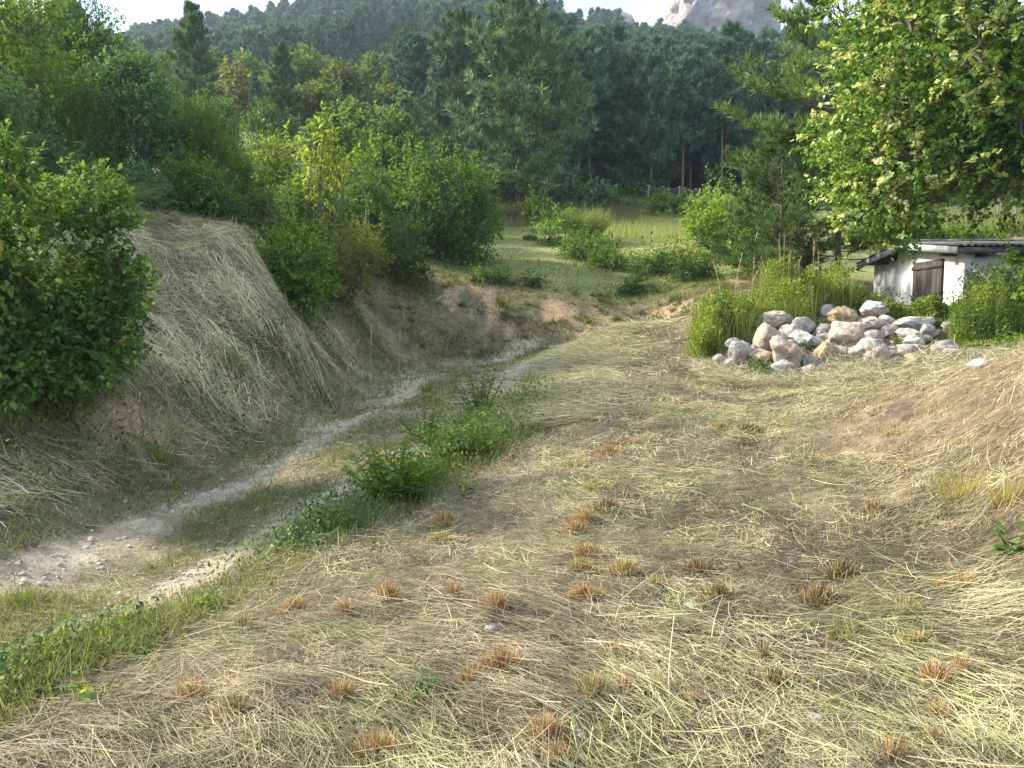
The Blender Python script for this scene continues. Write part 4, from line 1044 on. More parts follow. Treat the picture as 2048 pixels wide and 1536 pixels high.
# x, y, width, height on an enlarged view of the pile; tone; tilt; label
ROCKS = [
 (1295,135,165,100,W_,0,'white rounded boulder sitting highest at the back of the rock pile'),
 (1070,205,185,135,O_,0,'smooth honey-coloured boulder near the top of the rock pile'),
 (962,165,100,92,G_,0,'grey boulder tucked left of the honey-coloured one'),
 (1235,258,230,92,P_,-10,'pale flat slab lying over a dark gap below the honey-coloured boulder'),
 (1110,352,225,190,T_,0,'biggest rounded beige boulder in the middle of the rock pile'),
 (1285,348,140,85,G_,0,'grey boulder right of the biggest beige one, under the slab'),
 (560,225,225,112,T_,-8,'brown layered boulder at the top left of the rock pile'),
 (668,312,112,125,P_,0,'pale boulder under the brown layered one'),
 (488,352,140,175,T_,20,'tan upright boulder at the left of the pile behind the tilted pair'),
 (572,375,150,135,P_,25,'pale pinkish boulder resting on the long tilted one'),
 (655,470,190,235,T_,-35,'long tan boulder tilted down to the right at the pile front'),
 (622,572,145,95,W_,0,'white boulder at the foot of the long tilted one'),
 (800,382,225,122,W_,5,'wide ivory boulder with ochre patches left of the biggest one'),
 (305,455,142,132,G_,0,'grey rounded boulder set apart at the left end of the pile'),
 (448,492,185,90,T_,5,'flat cream slab in front of the tan upright boulder'),
 (940,468,155,132,O_,0,'ochre-faced boulder below the wide ivory one'),
 (822,528,145,72,G_,0,'dark grey flat rock low at the pile front'),
 (1050,466,84,72,T_,0,'small cream rock between the ochre-faced and the pinkish ones'),
 (1142,482,125,95,P_,0,'pinkish rock under the biggest beige boulder'),
 (1022,527,92,52,P_,0,'small pinkish rock low in the middle of the pile'),
 (1290,470,215,180,P_,10,'large lumpy pale boulder right of the middle'),
 (1280,567,112,52,W_,0,'flat light rock at the foot of the lumpy pale boulder'),
 (1590,250,255,85,W_,-4,'long white slab along the top right of the pile'),
 (1682,292,92,92,G_,0,'dark speckled rock at the right end of the long white slab'),
 (1560,332,175,85,P_,12,'peach-tinted rock below the long white slab'),
 (1572,392,155,95,W_,0,'white boulder right of the lumpy one, below the peach rock'),
 (1552,447,225,95,P_,0,'wide pale veined boulder at the right front'),
 (1450,387,115,65,O_,0,'yellowish rock squeezed left of the white boulder'),
 (1582,532,135,105,O_,0,'squarish yellow-white block at the right foot of the pile'),
 (1457,537,112,72,T_,15,'rusty brown wedge beside the squarish block'),
 (1820,442,175,115,G_,0,'grey-white block near the right end of the pile'),
 (1852,484,135,95,W_,0,'pale triangular rock in front of the grey-white block'),
 (1757,527,64,74,G_,0,'small grey rock between the veined boulder and the right end'),
 (940,572,185,52,T_,0,'flat cream rock lying at the very front of the pile'),
 (802,592,95,74,W_,0,'small pale rock at the front beside the white foot boulder'),
 (1312,392,115,55,G_,0,'grey rock half hidden behind the lumpy pale boulder'),
 (760,272,155,112,G_,0,'mossy grey boulder behind the wide ivory one'),
 (930,307,145,92,G_,0,'mossy grey rock left of the biggest beige boulder'),
 (1372,222,95,64,W_,0,'pale rock just right of the slab near the top'),
 (1442,242,66,36,G_,0,'little grey rock between the top rocks and the long slab'),
 (1405,282,92,62,T_,0,'rock grown round with leaves below the top right gap'),
 (250,392,95,62,G_,0,'grey rock in the weeds behind the left rounded boulder'),
 (142,502,74,66,G_,0,'lone grey rock in the grass at the far left of the pile'),
 (410,442,74,64,G_,0,'small grey rock right of the left rounded boulder'),
 (1960,535,185,58,G_,0,'flat grey rock at the far right end of the pile'),
 (2000,472,105,64,G_,0,'grey rock in the grass at the far right behind the flat one'),
 (1662,592,175,52,P_,0,'flat rock at the right foot lying in the hay'),
 (712,607,66,36,G_,0,'little rock right of the white foot boulder'),
 (222,532,78,46,W_,0,'pale little rock below the left rounded boulder'),
 (1110,552,70,38,W_,0,'little flat rock at the front middle of the pile'),
 (322,572,95,36,T_,0,'flat cream rock in the hay left of the pile front'),
 (1335,548,66,58,G_,0,'small dark rock beside the rusty wedge'),
 (1402,472,60,66,G_,0,'small rock between the lumpy boulder and the veined one'),
 (1060,625,70,30,W_,0,'pale stone lying in the hay below the pile'),
 (130,635,60,30,W_,0,'pale stone lying in the hay left of the pile foot'),
]
for i, (zx, zy, w, h, tone, tilt, lab) in enumerate(ROCKS):
    u, v = 1400 + zx / 3.657, 580 + zy / 3.657
    vb = v + h / 3.657 / 2
    Y = 13.55 + np.clip((748 - vb) / 112.0, -0.1, 1.2) * 2.35
    sx, sz = w / 3.657 * Y / F_PX * 1.3, h / 3.657 * Y / F_PX * 1.38
    x, y, z = at(u, v, Y)
    sy = (sx + sz) * 0.5 * 1.05
    jt = 0.85 + 0.3 * rng.random()
    o = rock_mesh(700 + i * 3, (sx, sy, sz), np.array(tone) * jt * [1.0, 0.99, 0.97], big=w > 150, round_=0.1 + 0.5 * rng.random(), rough=1.15).build('boulder', M_ROCK, loc=(x, y + sy * 0.3, z), smooth=True)
    o.rotation_euler = (rng.normal() * 0.1, math.radians(tilt), rng.normal() * 0.15)
    tag(o, lab, 'boulder' if w > 90 else 'rock', 'boulders of the rock pile')
# packing stones that fill the heap behind the boulders
for i in range(44):
    u = rng.uniform(1450, 1930); f = rng.uniform(-0.05, 0.95)
    Y = 13.9 + f * 2.1; x = at(u, 700, Y)[0]
    q = rng.uniform(0.14, 0.40)
    o = rock_mesh(900 + i, (q * 1.2, q, q * 0.8), np.array(G_) * rng.uniform(0.8, 1.2), big=False).build('packing_stone', M_ROCK, loc=(x, Y + 0.25, float(gz(x, Y + 0.25)) + 0.08), smooth=True)
    tag(o, 'small grey stone wedged between and behind the boulders of the pile', 'stone', 'stones wedged in the rock pile')
# single stones lying in the hay and on the track
for i, (u, v, w, lab) in enumerate([(980,1262,26,'pale round stone lying in the hay in the middle foreground'), (1380,1218,26,'whitish flat stone in the hay right of the middle'), (1628,1442,32,'grey-white stone in the cut grass at the lower right'),
        (1160,1474,28,'pale stone beside the biggest orange tuft'), (138,1252,13,'small white stone on the gravel at the left'), (125,1442,18,'beige stone in the hay at the lower left'), (108,1500,46,'flat pale rock at the lower left corner'),
        (575,1342,22,'bleached chip of wood-coloured stone in the hay'), (445,962,12,'whitish stone at the inner edge of the track'), (250,1005,12,'small pinkish stone at the foot of the left bank'), (420,1103,10,'little white stone on the gravel'), (1238,1508,14,'small white chip at the bottom middle'), (1960,735,40,'pinkish stone at the right end above the mown crest')]):
    x, y, z = hit(u, v); q = w * y / F_PX * 1.15
    o = rock_mesh(950 + i, (q, q * 0.9, q * 0.6), W_, big=False, round_=0.7).build('loose_stone', M_ROCK, loc=(x, y, z + q * 0.1), smooth=True)
    tag(o, lab, 'stone', 'loose stones on the ground')

# ------------------------------------------------------------------ ground cover
def region(rng, n, y0, y1, p=1.0, wide=0.80, extra=1.5):
    """points on the visible ground, denser near the camera"""
    t = rng.random(n)
    y = (y0 ** (1 - p) + t * (y1 ** (1 - p) - y0 ** (1 - p))) ** (1 / (1 - p)) if p != 1 else y0 * (y1 / y0) ** t
    x = rng.uniform(-1, 1, n) * (wide * y + extra)
    return x, y
def lay(mb, rng, x, y, ang, L, W, C, lift=0.02, curve=0.06, tilt=0.06, segs=3):
    """stalks lying on the ground, following its shape"""
    n = len(x)
    t = np.linspace(-0.5, 0.5, segs + 1)[None]
    kx, ky = np.cos(ang), np.sin(ang)
    cv = rng.normal(size=n) * curve * L
    off = (t ** 2 - 0.08) * 2 * cv[:, None]
    X = x[:, None] + kx[:, None] * t * L[:, None] - ky[:, None] * off
    Yv = y[:, None] + ky[:, None] * t * L[:, None] + kx[:, None] * off
    Z = gz(X, Yv) + 0.03 * np.clip(fbm(X * 5, Yv * 5, seed=95, octv=2), 0, 1) + (lift * rng.random(n) ** 1.5)[:, None] + 0.003 + np.abs(rng.normal(size=n) * tilt * L)[:, None] * (t + 0.5) ** 2
    ctr = np.stack([X, Yv, Z], -1)
    nrm = unit(np.array([0, 0, 1.0]) + rng.normal(size=(n, 3)) * 0.5)
    side = unit(np.cross(np.stack([kx, ky, 0 * kx], -1), nrm))
    wd = (W[:, None] * np.interp(t[0], [-0.5, 0, 0.5], [0.9, 1, 0.35])[None])[..., None] * 0.5
    V = np.stack([ctr - side[:, None] * wd, ctr + side[:, None] * wd], 2)
    base = (np.arange(n) * (segs + 1) * 2)[:, None]; j = (np.arange(segs) * 2)[None]
    F = np.stack([base + j, base + j + 1, base + j + 3, base + j + 2], -1).reshape(-1, 4)
    mb.add(V.reshape(-1, 3), F, np.repeat(C, (segs + 1) * 2, axis=0))
STRAW = [(0.56, 0.49, 0.26), (0.51, 0.48, 0.25), (0.42, 0.43, 0.21), (0.47, 0.37, 0.21), (0.36, 0.29, 0.18), (0.62, 0.57, 0.35)]
STRAW_B = [(0.42, 0.345, 0.205), (0.48, 0.41, 0.25), (0.35, 0.275, 0.165), (0.44, 0.385, 0.23), (0.31, 0.24, 0.15)]
STRAW_D = [(0.24, 0.18, 0.115), (0.31, 0.245, 0.155), (0.15, 0.11, 0.07), (0.25, 0.23, 0.12), (0.10, 0.072, 0.05)]
rng = np.random.default_rng(77)
hay = MB()
def field(x, y):
    return -0.75 + 1.5 * fbm(x * 0.45, y * 0.45, seed=31, octv=2) + 0.5 * fbm(x * 1.7, y * 1.7, seed=32, octv=2)
def hay_layer(n, y0, y1, Lr, Wk, pal, spread, lift, p=1.4, dens=None, keep_track=0.25, segs=3, tilt=0.06):
    n = int(n * 1.18)
    x, y = region(rng, n, y0, y1, p)
    xe, xf = x_edge(y), x_foot(y)
    on_track = (x < xe - 0.1) & (x > xf + 0.1)
    tt = (x - xf) / np.maximum(xe - xf, 0.3); in_rut = on_track & ((np.abs(tt - 0.3) < 0.09) | (np.abs(tt - 0.76) < 0.085))
    k = np.ones(n, bool)
    k &= ~(on_track & (rng.random(n) > keep_track))
    k &= x > xf - 0.2
    k &= ~(in_rut & (rng.random(n) > 0.22))
    k &= (y < 13.4 + 6.5 * sstep(7.5, 4.5, x))
    k &= ~((sstep(2.6, 4.2, x) * sstep(9.5, 8.0, y + 0.35 * (x - 4)) * sstep(4.0, 5.0, y) > rng.random(n) * 1.75))
    if dens is not None:
        k &= rng.random(n) < dens(x, y)
    x, y = x[k], y[k]; n = len(x)
    L = rng.uniform(*Lr, n) * (0.55 + 0.9 * rng.random(n) ** 2); W = Wk * (0.6 + 0.8 * rng.random(n)) * np.maximum(1, y / 5.5) ** 0.8
    lay(hay, rng, x, y, field(x, y) + rng.normal(size=n) * spread + math.pi * (rng.random(n) > 0.5), L, W, hay_colour(x, y, pal), lift=lift, segs=segs, tilt=tilt)
def hay_colour(x, y, pal):
    n = len(x)
    b = (rng.random(n) < np.clip(0.45 - 0.22 * (x - 0.6) + 1.2 * fbm(x * 0.6, y * 0.6, seed=45, octv=2), 0.05, 0.95)) if pal is STRAW else np.zeros(n, bool)
    m = 1 + 0.55 * fbm(x * 3.2, y * 3.2, seed=47, octv=2) + 0.5 * fbm(x * 9, y * 9, seed=48, octv=2)
    g = np.clip(1.8 * fbm(x * 2.1, y * 2.1, seed=49, octv=3) - 0.1, 0, 0.5)[:, None]
    c = np.where(b[:, None], pick(rng, STRAW_B, n, 0.16), pick(rng, pal, n, 0.16)) * np.clip(m, 0.25, 1.55)[:, None]
    return (c * (1 - g) + c * np.array([0.72, 0.95, 0.60]) * g) * 0.90
clump = lambda x, y: np.clip(0.55 + 1.1 * fbm(x * 0.9, y * 0.9, seed=41, octv=3), 0.12, 1)
streak = lambda x, y: np.clip(0.30 + 1.9 * fbm(x * 0.7 + y * 0.5, y * 1.2 - x * 0.3, seed=43, octv=3), 0.03, 1)
hay_layer(120000, 2.2, 9, (0.03, 0.10), 0.0034, STRAW_D, 1.5, 0.02, tilt=0.14, segs=1, keep_track=0.8)
hay_layer(190000, 2.2, 9, (0.03, 0.13), 0.0030, STRAW, 1.4, 0.045, dens=clump, segs=1, tilt=0.2, keep_track=0.55)
hay_layer(60000, 2.2, 10, (0.08, 0.30), 0.0031, STRAW, 0.32, 0.06, dens=streak, tilt=0.07, segs=1)
hay_layer(6000, 2.2, 9, (0.12, 0.42), 0.0034, STRAW, 1.6, 0.07, tilt=0.12)
hay_layer(90000, 5, 12, (0.04, 0.14), 0.0042, STRAW + STRAW_D[:2], 1.4, 0.05, p=0.8, segs=1, dens=clump, tilt=0.2, keep_track=0.4)
hay_layer(170000, 8, 21, (0.05, 0.20), 0.0042, STRAW + STRAW_D[:3] + STRAW_B, 1.3, 0.06, p=0.9, segs=1, dens=clump, keep_track=0.5, tilt=0.2)
o = tag(hay.build('hay', M_STRAW), 'cut straw-coloured hay strewn over the mown terrace', 'hay', kind='stuff')
# hay combed down the left bank
bank = MB()
n = 110000
x = rng.uniform(-10, -2.6, n); y = rng.uniform(5.2, 17.5, n)
nn_ = gn(x, y, 0.3)
k = (x < x_foot(y) + 0.15) & (rng.random(n) < np.clip(0.62 + 1.3 * fbm(x * 0.8, y * 0.8, seed=51, octv=3) + 0.5 * (gz(x, y) - 0.8), 0.06, 1)) & (x > -0.72 * y - 0.5) & (gz(x, y) < 4.6)
x, y, nn_ = x[k], y[k], nn_[k]; n = len(x)
dn = np.arctan2(nn_[:, 1], nn_[:, 0])
HAYB = [(0.50, 0.43, 0.28), (0.60, 0.53, 0.35), (0.37, 0.32, 0.20), (0.36, 0.27, 0.18), (0.40, 0.43, 0.21), (0.52, 0.49, 0.27)]
lay(bank, rng, x, y, dn + rng.normal(size=n) * 0.7 + 1.6 * fbm(x * 1.0, y * 1.0, seed=52), rng.uniform(0.15, 0.6, n), 0.0055 * np.maximum(1, y / 8) * rng.uniform(0.6, 1.4, n), pick(rng, HAYB, n) * (1 + 0.5 * fbm(x * 1.1, y * 1.1, seed=53, octv=3) + 0.6 * fbm(x * 4.5, y * 4.5, seed=54, octv=2))[:, None], lift=0.10, curve=0.16, tilt=0.16, segs=2)
tag(bank.build('bank_hay', M_STRAW), 'long grey-beige cut grass combed down the left bank', 'hay', kind='stuff')
# hay heaped along the right side of the track bend
heap = MB(); n = 19000
y = rng.uniform(9.5, 20.5, n); x = x_edge(y) + rng.normal(size=n) * 0.55 + 0.25
nn_ = gn(x, y, 0.3); dn = np.arctan2(nn_[:, 1], nn_[:, 0])
lay(heap, rng, x, y, dn + rng.normal(size=n) * 0.7, rng.uniform(0.15, 0.55, n), 0.0065 * rng.uniform(0.6, 1.4, n) * y / 11, pick(rng, HAYB + STRAW[:3], n), lift=0.12, curve=0.2, tilt=0.18, segs=2)
# and round the foot of the rocks
n = 11000; y = rng.uniform(12.3, 14.2, n); x = rng.uniform(3.2, 9.6, n)
lay(heap, rng, x, y, rng.uniform(0, 6.28, n), rng.uniform(0.15, 0.5, n), 0.007 * rng.uniform(0.6, 1.4, n), pick(rng, HAYB + [(0.26, 0.28, 0.11)], n), lift=0.16, curve=0.3, tilt=0.25, segs=2)
tag(heap.build('heaped_hay', M_STRAW), 'loose hay heaped beside the track bend and below the rocks', 'hay', kind='stuff')

def tufts(mb, rng, x, y, L, W, C, bend=0.35, lean=0.35, segs=2):
    n = len(x)
    P = np.stack([x, y, gz(x, y) - 0.01], -1)
    D = gn(x, y, 0.2) * 0.4 + np.array([0, 0, 0.8]) + np.c_[rng.normal(size=(n, 2)) * lean, np.zeros(n)]
    blades(mb, P, D, L, W, bend * rng.uniform(0.1, 1, n), C, segs=segs, side=unit(np.cross(unit(D), sph(rng, n))))
GRASS = [(0.10, 0.15, 0.03), (0.14, 0.18, 0.04), (0.19, 0.22, 0.06), (0.08, 0.12, 0.025)]
GRASS_Y = [(0.26, 0.27, 0.09), (0.33, 0.31, 0.12), (0.20, 0.23, 0.07)]
OCHRE = [(0.42, 0.30, 0.12), (0.50, 0.37, 0.16), (0.36, 0.27, 0.11)]
gr = MB()
# weedy verge between terrace and track
n = 26000; y = 2.6 * (13 / 2.6) ** rng.random(n); x = x_edge(y) - 0.05 + rng.normal(size=n) * (0.10 + 0.022 * y)
k = rng.random(n) < np.clip(0.62 + 1.8 * fbm(x * 0.9, y * 0.9, seed=61, octv=3), 0.05, 1); x, y = x[k], y[k]; n = len(x)
tufts(gr, rng, x, y, rng.uniform(0.05, 0.28, n), 0.0045 * np.maximum(1, y / 5), pick(rng, GRASS + GRASS_Y + STRAW[:1], n), bend=0.6, lean=0.5)
# middle of the track and foot of the left bank
n = 90000; y = 3.4 * (22.5 / 3.4) ** rng.random(n); xe, xf = x_edge(y), x_foot(y); t_ = rng.random(n) * 1.5 - 0.4; x = xf + (xe - xf) * t_
pr = 0.5 - 0.48 * (np.exp(-((t_ - 0.3) / 0.08) ** 2) + np.exp(-((t_ - 0.76) / 0.075) ** 2)) + 1.0 * np.exp(-((t_ - 0.53) / 0.10) ** 2) + 0.85 * np.exp(-((t_ - 0.0) / 0.16) ** 2)
k = rng.random(n) < pr * np.clip(0.62 + 2.0 * fbm(x * 1.3, y * 1.3, seed=64, octv=3), 0.02, 1); x, y = x[k], y[k]; n = len(x)
tufts(gr, rng, x, y, rng.uniform(0.04, 0.17, n), 0.0065 * np.maximum(1, y / 6), pick(rng, GRASS + GRASS_Y + [(0.24, 0.22, 0.10)], n), lean=0.6)
# scattered green regrowth in the hay
n = 42000; x, y = region(rng, n, 2.3, 20, 1.2)
k = (x > x_edge(y)) & (rng.random(n) < np.clip(-0.1 + 1.5 * fbm(x * 1.3, y * 1.3, seed=65, octv=3), 0.0, 1)) & (y < 13.4 + 6.5 * sstep(7.5, 4.5, x)); x, y = x[k], y[k]; n = len(x)
tufts(gr, rng, x, y, rng.uniform(0.03, 0.10, n), 0.004 * np.maximum(1, y / 5), pick(rng, GRASS_Y + GRASS, n), lean=0.6)
# left bank grass showing through
n = 40000; x = rng.uniform(-10, -2.6, n); y = rng.uniform(5.2, 17.5, n)
k = (x < x_foot(y) + 0.1) & (x > -0.72 * y - 0.5) & (rng.random(n) < np.clip(0.28 + 2.0 * fbm(x * 1.1, y * 1.1, seed=67, octv=3) - 0.14 * (gz(x, y) - 1), 0.0, 1)); x, y = x[k], y[k]; n = len(x)
tufts(gr, rng, x, y, rng.uniform(0.06, 0.2, n), 0.008 * np.maximum(1, y / 8), pick(rng, GRASS + GRASS_Y + HAYB[:1], n), bend=0.7, lean=0.6)
# cut bank at the back: grass between the bare streaks
n = 45000; y = rng.uniform(21.8, 27.5, n); x = rng.uniform(-6.5, 9, n)
st = fbm(x * 0.9 + 0.15 * y, y * 0.22, seed=21, octv=3)
k = (rng.random(n) < sstep(0.22, -0.06, st + 0.3 * fbm(x * 1.6, y * 1.6, seed=68)) * 0.95); x, y = x[k], y[k]; n = len(x)
tufts(gr, rng, x, y, rng.uniform(0.06, 0.22, n), 0.016, pick(rng, [(0.13, 0.14, 0.05), (0.18, 0.17, 0.08), (0.10, 0.125, 0.04), (0.26, 0.22, 0.12)], n), bend=0.8, lean=0.7, segs=1)
def clumps(mb, cx, cy, per, rad, Lr, wd, pals, bend=0.5, lean=0.5):
    m = len(cx)
    a = rng.uniform(0, 6.28, (m, per)); q = np.abs(rng.normal(size=(m, per))) * 0.55 * rng.uniform(*rad, (m, 1))
    x = (cx[:, None] + np.cos(a) * q).ravel(); y = (cy[:, None] + np.sin(a) * q).ravel()
    C = np.concatenate([pick(rng, pals[int(rng.integers(0, len(pals)))], per) for i in range(m)])
    L = np.repeat(rng.uniform(*Lr, m), per) * rng.uniform(0.5, 1.1, m * per)
    tufts(mb, rng, x, y, L, wd * np.maximum(1, y / 6), C, bend=bend, lean=lean, segs=2 if bend > 0.3 else 1)
m = 260; cx = rng.uniform(-9.5, -2.8, m); cy = rng.uniform(5.4, 17, m); k = (cx < x_foot(cy) + 0.3) & (cx > -0.7 * cy); cx, cy = cx[k], cy[k]
clumps(gr, cx, cy, 50, (0.06, 0.22), (0.10, 0.32), 0.006, [GRASS, GRASS_Y, HAYB, HAYB, [(0.28, 0.20, 0.13), (0.36, 0.27, 0.17)]], bend=0.8)
m = 320; cy = rng.uniform(21.8, 27, m); cx = rng.uniform(-6, 8, m)
clumps(gr, cx, cy, 40, (0.15, 0.45), (0.12, 0.35), 0.006, [GRASS, [(0.16, 0.15, 0.08), (0.22, 0.19, 0.10)], [(0.09, 0.12, 0.045), (0.12, 0.14, 0.05)]], bend=0.8)
tag(gr.build('verge_grass', M_GRASS), 'patchy green grass along the track, its banks and through the hay', 'grass', kind='stuff')
# short stubble, golden on the crest and the path
sb = MB()
n = 60000; x, y = region(rng, n, 5, 20, 0.6)
crest = np.exp(-((y - (11.9 - 0.42 * (x - 3))) / 0.55) ** 2) * sstep(2.5, 4, x) * (x < 10) + 0.8 * np.exp(-((x - (1.2 + 0.12 * y)) / 1.0) ** 2) * sstep(11, 14, y) * sstep(20, 18.5, y)
k = rng.random(n) < np.clip(crest + 0.10 * (x > x_edge(y) + 0.3), 0, 1) ; k &= (y < 13.2 + 6.5 * sstep(7.0, 4.0, x)); x, y = x[k], y[k]; n = len(x)
tufts(sb, rng, x, y, rng.uniform(0.04, 0.10, n), 0.007 * np.maximum(1, y / 7), pick(rng, OCHRE + STRAW[:2], n), bend=0.1, lean=0.25, segs=1)
n = 70000; x, y = region(rng, n, 2.3, 16, 1.3)
k = (x > x_edge(y) + 0.05) & (rng.random(n) < np.clip(0.42 + 1.7 * fbm(x * 2.6, y * 2.6, seed=66, octv=3), 0.05, 1)) & (y < 13.2 + 6.5 * sstep(7.0, 4.0, x)); x, y = x[k], y[k]; n = len(x)
m = np.clip(1 + 0.9 * fbm(x * 3.2, y * 3.2, seed=47, octv=2), 0.4, 1.5)[:, None]
tufts(sb, rng, x, y, rng.uniform(0.02, 0.07, n), 0.0034 * np.maximum(1, y / 5), pick(rng, [(0.24, 0.18, 0.10), (0.32, 0.26, 0.13), (0.20, 0.21, 0.08), (0.36, 0.29, 0.14), (0.26, 0.27, 0.10)], n) * m, bend=0.2, lean=0.45, segs=1)
m = 260; cx = rng.uniform(2.6, 6.2, m); cy = rng.uniform(4.4, 9.5, m) - 0.3 * (cx - 4)
clumps(sb, cx, cy, 40, (0.05, 0.18), (0.04, 0.12), 0.0042, [STRAW_B, STRAW_D, OCHRE, STRAW_B, [(0.22, 0.15, 0.085), (0.29, 0.20, 0.11)], STRAW], bend=0.2, lean=0.5)
m = 520; cx, cy = region(rng, m, 2.4, 13, 1.0); k = (cx > x_edge(cy) + 0.1); cx, cy = cx[k], cy[k]
clumps(sb, cx, cy, 46, (0.03, 0.13), (0.03, 0.08), 0.0038, [STRAW_B, STRAW_D, OCHRE, GRASS_Y, [(0.34, 0.20, 0.10), (0.28, 0.18, 0.09)], STRAW], bend=0.2, lean=0.55)
tag(sb.build('stubble', M_STRAW), 'short golden stubble along the mown crest and path', 'stubble', kind='stuff')
# meadow turf and tall grass
me_ = MB()
n = 76000; y = rng.uniform(25.6, 48, n); x = rng.uniform(-0.14, 0.34, n) * y
k = rng.random(n) < np.clip(0.6 + 1.2 * fbm(x * 0.5, y * 0.5, seed=71, octv=3), 0.1, 1); x, y = x[k], y[k]; n = len(x)
tufts(me_, rng, x, y, rng.uniform(0.05, 0.14, n), 0.028, pick(rng, [(0.22, 0.26, 0.065), (0.29, 0.31, 0.09), (0.36, 0.34, 0.13), (0.17, 0.22, 0.05)], n), lean=0.7, segs=1)
tag(me_.build('meadow_turf', M_GRASS), 'short yellow-green turf of the mown meadow', 'grass', kind='stuff')
tg = MB(); n = 9000
x, y = np.empty(0), np.empty(0)
u_ = rng.uniform(1215, 1480, n); y = rng.uniform(36, 47, n); x = (u_ - 1024) / F_PX * y
k = (rng.random(n) < np.clip(0.7 + 1.2 * fbm(x * 0.6, y * 0.6, seed=73), 0.1, 1)) & (y > 36 + 4 * np.abs(u_ - 1330) / 130 * 0.6); x, y = x[k], y[k]; n = len(x)
tufts(tg, rng, x, y, rng.uniform(0.2, 0.7, n), 0.02, pick(rng, [(0.25, 0.29, 0.08), (0.30, 0.32, 0.10), (0.19, 0.25, 0.06), (0.35, 0.32, 0.15)], n), bend=0.2, lean=0.16, segs=1)
n = 16000; u_ = rng.uniform(960, 1560, n); y = rng.uniform(44.5, 53, n); k = ~((u_ > 1275) & (u_ < 1440) & (y < 50)); u_, y = u_[k], y[k]; n = len(y); x = (u_ - 1024) / F_PX * y
tufts(tg, rng, x, y, rng.uniform(0.4, 1.0, n), 0.024, pick(rng, [(0.14, 0.16, 0.06), (0.10, 0.13, 0.045), (0.20, 0.18, 0.09)], n), bend=0.25, lean=0.2, segs=1)
n = 16000; u_ = rng.uniform(1780, 2080, n); y = rng.uniform(26, 50, n); x = (u_ - 1024) / F_PX * y
tufts(tg, rng, x, y, rng.uniform(0.25, 0.6, n), 0.026, pick(rng, [(0.17, 0.20, 0.06), (0.13, 0.17, 0.05), (0.24, 0.24, 0.10)], n), bend=0.3, lean=0.3, segs=1)
tag(tg.build('tall_grass', M_GRASS), 'tall unmown yellow-green grass at the back of the meadow', 'grass', kind='stuff')

ug = MB()
for (bx, by, br) in BUSHES:
    if by > 52: continue
    n = int(min(900, 260 * max(br, 0.5)) * (1.0 if by < 30 else 0.6)); a = rng.uniform(0, 6.28, n); q = br * rng.uniform(0.35, 1.25, n)
    x, y = bx + np.cos(a) * q, by + np.sin(a) * q
    tufts(ug, rng, x, y, rng.uniform(0.12, 0.5, n) * min(1, 0.5 + br * 0.4), 0.006 * max(1.5, by / 8), pick(rng, [(0.13, 0.16, 0.05), (0.19, 0.20, 0.08), (0.10, 0.14, 0.04), (0.26, 0.24, 0.12)], n), bend=0.6, lean=0.4, segs=2)
    n = n * 2; a = rng.uniform(0, 6.28, n); q = br * rng.uniform(0.2, 1.1, n); x, y = bx + np.cos(a) * q, by + np.sin(a) * q
    L_ = rng.uniform(0.03, 0.06, n) * max(1, by / 11)
    leaves(ug, np.stack([x, y, gz(x, y) + rng.random(n) * min(0.5, br * 0.4)], -1), sph(rng, n) + np.array([0, 0, 0.3]), np.array([0, 0, 1.0]) + rng.normal(size=(n, 3)) * 0.5, L_, L_ * 0.6, pick(rng, [(0.08, 0.13, 0.03), (0.12, 0.17, 0.04), (0.06, 0.10, 0.025)], n))
tag(ug.build('undergrowth', M_GRASS), 'rough grass and low weeds growing round the feet of the bushes', 'undergrowth', kind='stuff')
# gravel on the track
gv = MB(); n = 9000
y = 3.4 * (22 / 3.4) ** rng.random(n); xe, xf = x_edge(y), x_foot(y); t_ = rng.random(n) * 1.1 - 0.05; x = xf + (xe - xf) * t_
k = rng.random(n) < np.clip(0.12 + np.exp(-((t_ - 0.3) / 0.10) ** 2) + np.exp(-((t_ - 0.76) / 0.10) ** 2), 0, 1) * np.clip(0.75 + fbm(x, y, seed=81), 0.2, 1); x, y = x[k], y[k]; n = len(x)
s_ = (0.005 + 0.019 * rng.random(n) ** 5) * np.maximum(1, y / 8) ** 0.6
V = IV1[None] * (1 + rng.normal(size=(n, len(IV1), 1)) * 0.12) * (s_[:, None, None] * np.stack([rng.uniform(0.8, 1.4, n), rng.uniform(0.8, 1.4, n), rng.uniform(0.5, 0.9, n)], -1)[:, None])
V += np.stack([x, y, gz(x, y) + s_ * 0.3], -1)[:, None]
Fg = (IF1[None] + (np.arange(n) * len(IV1))[:, None, None]).reshape(-1, 3)
gv.add(V.reshape(-1, 3), Fg, np.repeat(pick(rng, [(0.52, 0.46, 0.38), (0.60, 0.56, 0.50), (0.42, 0.36, 0.28), (0.50, 0.40, 0.33)], n), len(IV1), 0))
tag(gv.build('gravel', M_GRAVEL, smooth=True), 'pale limestone gravel scattered along the track', 'gravel', kind='stuff')
print('cover built')

